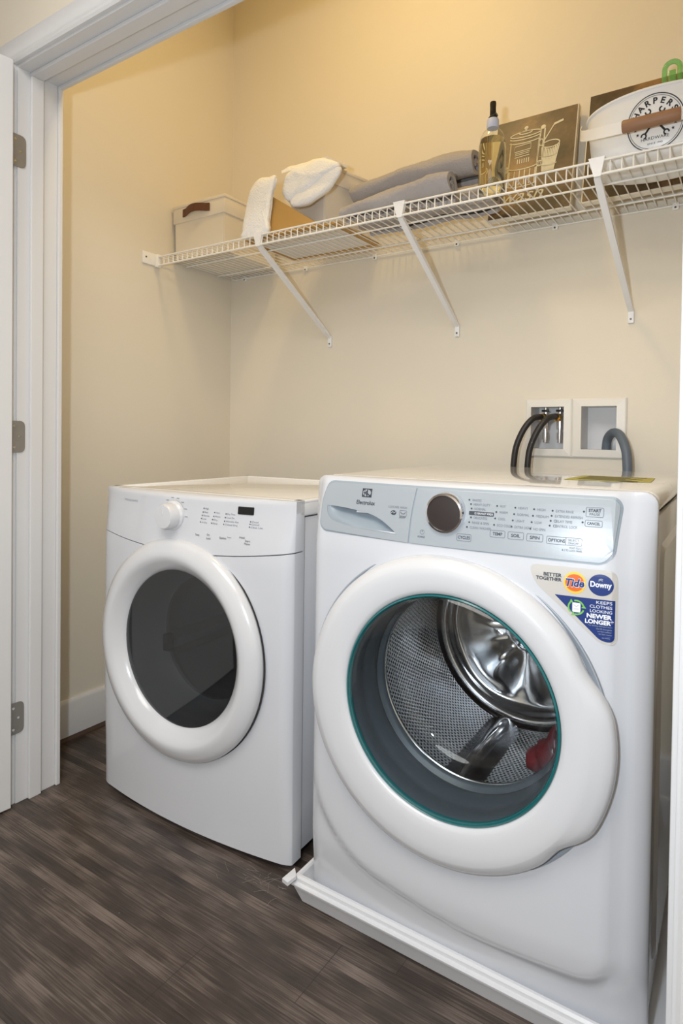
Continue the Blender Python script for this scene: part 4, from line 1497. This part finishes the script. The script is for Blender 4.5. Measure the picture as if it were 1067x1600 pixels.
c1, f1, w1 = canvas('canvas_picture', 'brown canvas picture of an old washing tub, leaning behind the clear soap bottle', 1.205, 1.459, 0.348, -0.118, 0.24, 'art1', 'brown canvas pictures leaning on the wall')
c2, f2, w2 = canvas('canvas_picture', 'brown canvas picture mostly hidden behind the white tub', 1.490, 1.830, 0.356, -0.128, 0.25, 'art2', 'brown canvas pictures leaning on the wall')
sh = Sheet(lambda a, b, lift: (a, -0.0012 - lift, b))


def ell(cx, cz, a, b, t0=0, t1=360, n=24):
    return [(cx + a * cos(radians(t0 + (t1 - t0) * k / n)), cz + b * sin(radians(t0 + (t1 - t0) * k / n))) for k in range(n + 1)]


q = 0.0034
JX, JW = 0.098, 0.044          # wringer tub body centre and half width
for z in (0.170, 0.262, 0.275, 0.284):
    sh.stroke(ell(JX, z, JW + (0.004 if z > 0.25 else 0), 0.009, 180, 360), q, 0)
sh.stroke(ell(JX, 0.284, JW + 0.004, 0.010, 0, 180), q, 0)
sh.stroke(ell(JX, 0.290, 0.020, 0.005), q, 0)
sh.disc(JX, 0.306, 0.0062, 0); sh.stroke([(JX, 0.292), (JX, 0.304)], 0.006, 0)
sh.stroke([(JX - JW, 0.262), (JX - JW, 0.170)], q, 0); sh.stroke([(JX + JW, 0.262), (JX + JW, 0.170)], q, 0)
sh.stroke([(JX - 0.030, 0.245), (JX + 0.020, 0.248), (JX + 0.020, 0.228), (JX - 0.030, 0.225)], 0.0028, 0, closed=True)
for k, z in enumerate((0.219, 0.213, 0.205)):
    sh.stroke([(JX - 0.028, z), (JX + 0.018, z + 0.003)], 0.0024, 0)
for k in range(6):
    sh.stroke([(JX - 0.018 + k * 0.007, 0.198), (JX - 0.018 + k * 0.007, 0.182)], 0.0026, 0)
for dx in (-0.052, 0.052):
    sh.stroke(ell(JX + dx, 0.168, 0.008, 0.009), q, 0); sh.stroke(ell(JX + dx, 0.168, 0.004, 0.0045, 0, 360, 10), 0.002, 0)
for k in range(6):
    x = JX - 0.040 + k * 0.016
    sh.stroke([(x, 0.158), (x, 0.106)], 0.0030, 0)
sh.stroke(ell(JX, 0.108, JW, 0.008, 180, 360), q, 0); sh.stroke([(JX - JW, 0.108), (JX - JW, 0.16)], q, 0); sh.stroke([(JX + JW, 0.108), (JX + JW, 0.16)], q, 0)
sh.stroke([(0.146, 0.290), (0.142, 0.190), (0.158, 0.190), (0.158, 0.288)], 0.0044, 0, closed=True)
sh.stroke(ell(0.150, 0.240, 0.005, 0.012), 0.0024, 0)
sh.disc(0.152, 0.294, 0.0075, 0)
sh.stroke([(0.158, 0.243), (0.186, 0.296)], 0.0036, 0); sh.stroke([(0.184, 0.294), (0.212, 0.302)], 0.0075, 0)
sh.stroke(ell(0.180, 0.228, 0.026, 0.012), 0.0036, 0)
BK = [(0.154, 0.226), (0.206, 0.226), (0.193, 0.138), (0.160, 0.134)]
for k in range(11):
    t = k / 10
    a = (BK[0][0] + (BK[1][0] - BK[0][0]) * t, 0.222 - 0.010 * sin(pi * t)); b = (BK[3][0] + (BK[2][0] - BK[3][0]) * t, 0.136)
    sh.stroke([a, b], 0.0040 if k % 10 else 0.0036, 0)
for z in (0.19, 0.16):
    sh.stroke(ell(0.179, z, 0.022, 0.006, 180, 360), 0.0024, 0)
# the word wash in script
sh.text('wash', 0.046, 0.050, 0.060, 0, 0.001, shear=0.35, width=0.125)
sh.build('picture_lines', 'chalk', f1)

# white oval tub with wooden bail grip
tub = thing('oval_tub', 'white oval metal tub with a round black hardware emblem and a wooden bail grip', 'tub', (1.714, -0.282, DECK))
EA, EB, TH = 0.172, 0.118, 0.148


def lathe_el(bm, prof, n=64):
    rings = []
    for s, z in prof:
        rings.append([bm.verts.new(((EA + s) * cos(2 * pi * k / n), (EB + s) * sin(2 * pi * k / n), z)) for k in range(n)])
    for i in range(len(prof) - 1):
        for k in range(n):
            bm.faces.new((rings[i][k], rings[i][(k + 1) % n], rings[i + 1][(k + 1) % n], rings[i + 1][k]))
    return rings


bm = bmesh.new()
R = lathe_el(bm, [(-0.040, 0.0), (-0.026, 0.003), (-0.017, 0.012), (-0.012, 0.03), (0.0, TH - 0.006), (0.0035, TH - 0.004), (0.004, TH), (0.001, TH + 0.002), (-0.003, TH), (-0.003, TH - 0.01), (-0.016, 0.03), (-0.03, 0.008)])
bm.faces.new(R[0][::-1]); bm.faces.new(R[-1])
tb = link_mesh('tub_body', bm, 'metalwhite', tub, smooth=50)


def tub_map(a, b, lift):
    # a: arc length from the middle of the front, b: height
    s = -0.012 + 0.012 * max(0, (b - 0.03)) / (TH - 0.036)
    th = -pi / 2 + a / (EA * 0.98)
    return ((EA + s + lift) * cos(th), (EB + s + lift) * sin(th), b)


sh = Sheet(tub_map)
cz, R0 = 0.068, 0.0630
for r, w_ in ((R0, 0.0022), (R0 - 0.0045, 0.0010)):
    sh.stroke([(r * cos(radians(k * 6)), cz + r * sin(radians(k * 6))) for k in range(60)], w_, 0, 0.0009, closed=True)
word = 'HARPERS'
for k, ch in enumerate(word):
    a = radians(150 - 120 * k / (len(word) - 1))
    vs, fs = text_geo(ch, 0.0185, align='CENTER', bold=0.0006)
    rr = R0 - 0.0215
    V = [sh.bm.verts.new(sh.fn(rr * cos(a) + x * sin(a) + y * cos(a), cz + rr * sin(a) - x * cos(a) + y * sin(a), 0.0009)) for x, y in vs]
    for f in fs:
        try:
            sh.bm.faces.new([V[i] for i in f])
        except ValueError:
            pass
sh.text('HARDWARE', 0, cz - 0.0370, 0.0095, 0, 0.0009, align='CENTER', width=0.062)
sh.text('SINCE 1945', 0, cz - 0.0480, 0.0060, 0, 0.0009, align='CENTER', width=0.034)
for sgn in (-1, 1):       # crossed spanners
    sh.stroke([(sgn * -0.022, cz - 0.022), (sgn * 0.012, cz + 0.022)], 0.0046, 0, 0.0010)
    for ex, ez, d in ((-0.022, -0.022, 1), (0.012, 0.022, -1)):
        a0 = 232 if d == 1 else 52
        ring = [(sgn * (ex - 0.003 * d) + sgn * 0.0055 * cos(radians(a0 + 40 + k * 28)), cz + ez - 0.004 * d + 0.0055 * sin(radians(a0 + 40 + k * 28))) for k in range(11)]
        sh.stroke(ring, 0.0034, 0, 0.0010)
    for sx_, sz_ in ((0.044, -0.008), (0.039, -0.020)):
        p = []
        for k in range(10):
            rr = 0.0042 if k % 2 == 0 else 0.0018
            p.append((sgn * sx_ + rr * cos(radians(90 + 36 * k)), cz + sz_ + rr * sin(radians(90 + 36 * k))))
        sh.poly(p, 0, 0.0009, grid=0)
sh.build('emblem', 'ink', tb)
# bail strap lying down in front
bm = bmesh.new()
prev = None
for k in range(41):
    th = -pi + pi * k / 40
    fr = sin(-th)
    ex, ey = (EA + 0.016) * cos(th), (EB + 0.026) * sin(th)
    zc = 0.139 - 0.081 * fr ** 0.8 if fr > 0 else 0.139
    hw = 0.014
    row = [bm.verts.new((ex, ey, zc - hw)), bm.verts.new((ex * 1.012, ey * 1.018, zc - hw)), bm.verts.new((ex * 1.012, ey * 1.018, zc + hw)), bm.verts.new((ex, ey, zc + hw))]
    if prev:
        for q_ in range(4):
            bm.faces.new((prev[q_], prev[(q_ + 1) % 4], row[(q_ + 1) % 4], row[q_]))
    else:
        bm.faces.new(row)
    prev = row
bm.faces.new(prev[::-1])
link_mesh('bail_strap', bm, 'metalwhite', tub, smooth=40)
bm = bmesh.new()
yg = -(EB + 0.030)
pts = [(x, yg, 0.057) for x in (-0.064, -0.062, -0.03, 0.03, 0.055, 0.057)]
tube(bm, pts, lambda t: 0.0145 if 0.05 < t < 0.95 else 0.0130, n=20)
link_mesh('wood_grip', bm, 'wood', tub, smooth=40)

# green plastic loop sticking out of the tub
gl = thing('plastic_scoop', 'clear green plastic loop handle sticking up out of the white oval tub', 'scoop', (1.727, -0.205, DECK + 0.010))
bm = bmesh.new()
hw, zt = 0.0175, 0.2695
pts = [(-hw, 0.0, 0.03)] + [(-hw, 0, 0.03 + (zt - 0.03) * k / 6) for k in range(1, 7)] + [(hw * cos(radians(180 - 15 * k)), 0, zt + hw * sin(radians(180 - 15 * k))) for k in range(1, 12)] + [(hw, 0, zt - (zt - 0.03) * k / 6) for k in range(0, 7)]
tube(bm, pts, 0.0062, 12)
link_mesh('handle_loop', bm, 'green', gl, smooth=True)
bm = bmesh.new()
box(bm, -0.0085, 0.0085, -0.003, 0.003, 0.02, 0.266, 0.0028, 2)
link_mesh('handle_web', bm, 'green', gl, smooth=True)
bm = bmesh.new(); box(bm, -0.035, 0.035, -0.008, 0.008, 0.0, 0.032, 0.004)
link_mesh('scoop_head', bm, 'green', gl, smooth=True)

# ================================================================== OUTLET BOXES AND HOSES


def outlet(name, label, x0, x1, hx0, hx1):
    root = thing(name, label, 'outlet box', ((x0 + x1) / 2, 0, 0.985))
    ox = (x0 + x1) / 2; z0, z1 = 0.0, 0.183
    a, b = hx0 - ox, hx1 - ox
    c, d = 1.011 - 0.985, 1.143 - 0.985
    bm = bmesh.new()
    out = [(x0 - ox, z0), (x1 - ox, z0), (x1 - ox, z1), (x0 - ox, z1)]
    mid = [(x0 - ox + 0.004, z0 + 0.004), (x1 - ox - 0.004, z0 + 0.004), (x1 - ox - 0.004, z1 - 0.004), (x0 - ox + 0.004, z1 - 0.004)]
    inn = [(a, c), (b, c), (b, d), (a, d)]
    loops = []
    for pts, y in ((out, -0.0005), (out, -0.005), (mid, -0.008), (inn, -0.010), (inn, 0.004)):
        loops.append([bm.verts.new((p[0], y, p[1])) for p in pts])
    for A, B in zip(loops[:-1], loops[1:]):
        for k in range(4):
            bm.faces.new((A[k], A[(k + 1) % 4], B[(k + 1) % 4], B[k]))
    link_mesh('face_frame', bm, 'outlet', root)
    bm = bmesh.new()
    F = [bm.verts.new((p[0], 0.003, p[1])) for p in inn]; K = [bm.verts.new((p[0], 0.085, p[1])) for p in inn]
    for k in range(4):
        bm.faces.new((F[k], F[(k + 1) % 4], K[(k + 1) % 4], K[k]))
    bm.faces.new(K)
    link_mesh('recessed_tub', bm, 'outletin', root)
    return root, ox


r1, ox1 = outlet('supply_outlet_box', 'white recessed outlet box holding the chrome valves behind the black hoses', 1.304, 1.448, 1.322, 1.424)
r2, ox2 = outlet('drain_outlet_box', 'white recessed outlet box with the grey drain hose, at the right', 1.4485, 1.604, 1.476, 1.577)
for x in (1.358, 1.403):
    bm = bmesh.new()
    zz = 0.985
    for r, za, zb in ((0.0075, 1.030, 1.040), (0.0095, 1.040, 1.062), (0.0070, 1.062, 1.072), (0.0105, 1.072, 1.098), (0.0080, 1.098, 1.122), (0.0055, 1.122, 1.142)):
        cyl(bm, (x - ox1, 0.030, za - zz), (x - ox1, 0.030, zb - zz), r, n=16)
    cyl(bm, (x - ox1, 0.030, 1.110 - zz), (x - ox1, 0.004, 1.110 - zz), 0.008, n=16)
    v = link_mesh('valve', bm, 'chrome', r1, smooth=True)
    bm = bmesh.new(); box(bm, x - ox1 - 0.011, x - ox1 + 0.011, 0.018, 0.030, 1.128 - zz, 1.135 - zz, 0.002)
    link_mesh('valve_lever', bm, 'black', v, smooth=True)


def hose(name, label, pts, r, m, brass=None, group=None):
    root = thing(name, label, 'hose', (0, 0, 0), group=group)
    bm = bmesh.new(); tube(bm, catmull(pts, 10), r, 14)
    link_mesh('hose_tube', bm, m, root, smooth=True)
    if brass:
        bm = bmesh.new()
        p, d = Vector(brass[0]), Vector(brass[1]).normalized()
        cyl(bm, p, p + d * 0.016, 0.0125, n=18)
        cyl(bm, p + d * 0.016, p + d * 0.022, 0.0100, n=18)
        link_mesh('coupling', bm, 'brass', root, smooth=True)
    return root


hose('supply_hose', 'left black rubber supply hose with a brass coupling, curving behind the washer', [(1.358, 0.008, 1.110), (1.352, -0.018, 1.1105), (1.338, -0.045, 1.104), (1.316, -0.060, 1.072), (1.296, -0.066, 1.022), (1.288, -0.066, 0.972), (1.286, -0.064, 0.90), (1.30, -0.060, 0.75), (1.32, -0.055, 0.62)], 0.0095, 'rubber', ((1.358, 0.010, 1.110), (-0.25, -1, 0)), 'black supply hoses behind the washer')
hose('supply_hose', 'right black rubber supply hose with a brass coupling, reaching across the chrome valves', [(1.403, 0.008, 1.110), (1.399, -0.020, 1.112), (1.384, -0.048, 1.104), (1.362, -0.066, 1.070), (1.342, -0.072, 1.020), (1.334, -0.072, 0.972), (1.332, -0.070, 0.90), (1.34, -0.064, 0.75), (1.36, -0.055, 0.62)], 0.0095, 'rubber', ((1.403, 0.010, 1.110), (-0.15, -1, 0)), 'black supply hoses behind the washer')
hose('drain_hose', 'grey plastic drain hose hooked into the right outlet box', [(1.538, 0.045, 0.99), (1.540, 0.042, 1.014), (1.546, 0.030, 1.044), (1.564, 0.004, 1.062), (1.588, -0.030, 1.058), (1.608, -0.056, 1.028), (1.618, -0.070, 0.985), (1.620, -0.074, 0.90), (1.615, -0.070, 0.75), (1.60, -0.06, 0.60)], 0.0135, 'hose')

# paper on top of the washing machine
bm = bmesh.new()
ztop = WZ + WH
V = []
for dz in (0.0006, 0.0014):
    V.append([bm.verts.new((x, y, ztop + dz)) for x, y in ((1.584, -0.640), (1.748, -0.600), (1.738, -0.455), (1.590, -0.470))])
bm.faces.new(V[0][::-1]); bm.faces.new(V[1])
for k in range(4):
    bm.faces.new((V[0][k], V[0][(k + 1) % 4], V[1][(k + 1) % 4], V[1][k]))
pp = link_mesh('paper_leaflet', bm, 'yellow')
tag(pp, 'yellow paper leaflet lying flat on top of the washing machine', 'leaflet')
bm = bmesh.new()
for k in range(7):
    y = -0.615 + k * 0.021
    box(bm, 1.605, 1.725 - (k % 3) * 0.015, y, y + 0.006, ztop + 0.0015, ztop + 0.0018)
link_mesh('print_lines', bm, 'ink', pp)
# dark red garment in the washer drum
bm = bmesh.new()
for k, (x, z, r) in enumerate(((0.482, 0.336, 0.030), (0.503, 0.368, 0.030), (0.455, 0.318, 0.024))):
    t = bmesh.ops.create_icosphere(bm, subdivisions=3, radius=r)
    for v in t['verts']:
        p = v.co * 1.0
        v.co = Vector((x + p.x, 0.16 + p.y * 1.6, z + p.z)) + noise.noise_vector(p * 60 + Vector((k, 0, 0))) * 0.006
rc = link_mesh('garment', bm, 'red', None, smooth=80)
rc.location = (WX, WY, WZ); rc.rotation_euler = (0, 0, WR)
tag(rc, 'dark red garment bunched inside the washing machine drum', 'garment')
# lint on the floor near the dryer
bm = bmesh.new()
for k in range(26):
    x = random.gauss(0.98, 0.05) if k < 22 else random.uniform(0.35, 1.3)
    y = random.gauss(-0.905, 0.02) if k < 22 else random.uniform(-1.35, -0.95)
    a = random.uniform(0, pi); l = random.uniform(0.004, 0.022) if k < 22 else random.uniform(0.001, 0.005)
    p = Vector((x, y, 0.0007)); d = Vector((cos(a), sin(a), 0)) * l
    tube(bm, catmull([p - d, p + Vector((random.uniform(-.004, .004), random.uniform(-.004, .004), 0.0006)), p + d], 3), 0.00022, 5)
li = link_mesh('floor_lint', bm, 'lint')
tag(li, 'specks and threads of lint scattered on the dark floor before the machines', 'lint')
li['kind'] = 'stuff'
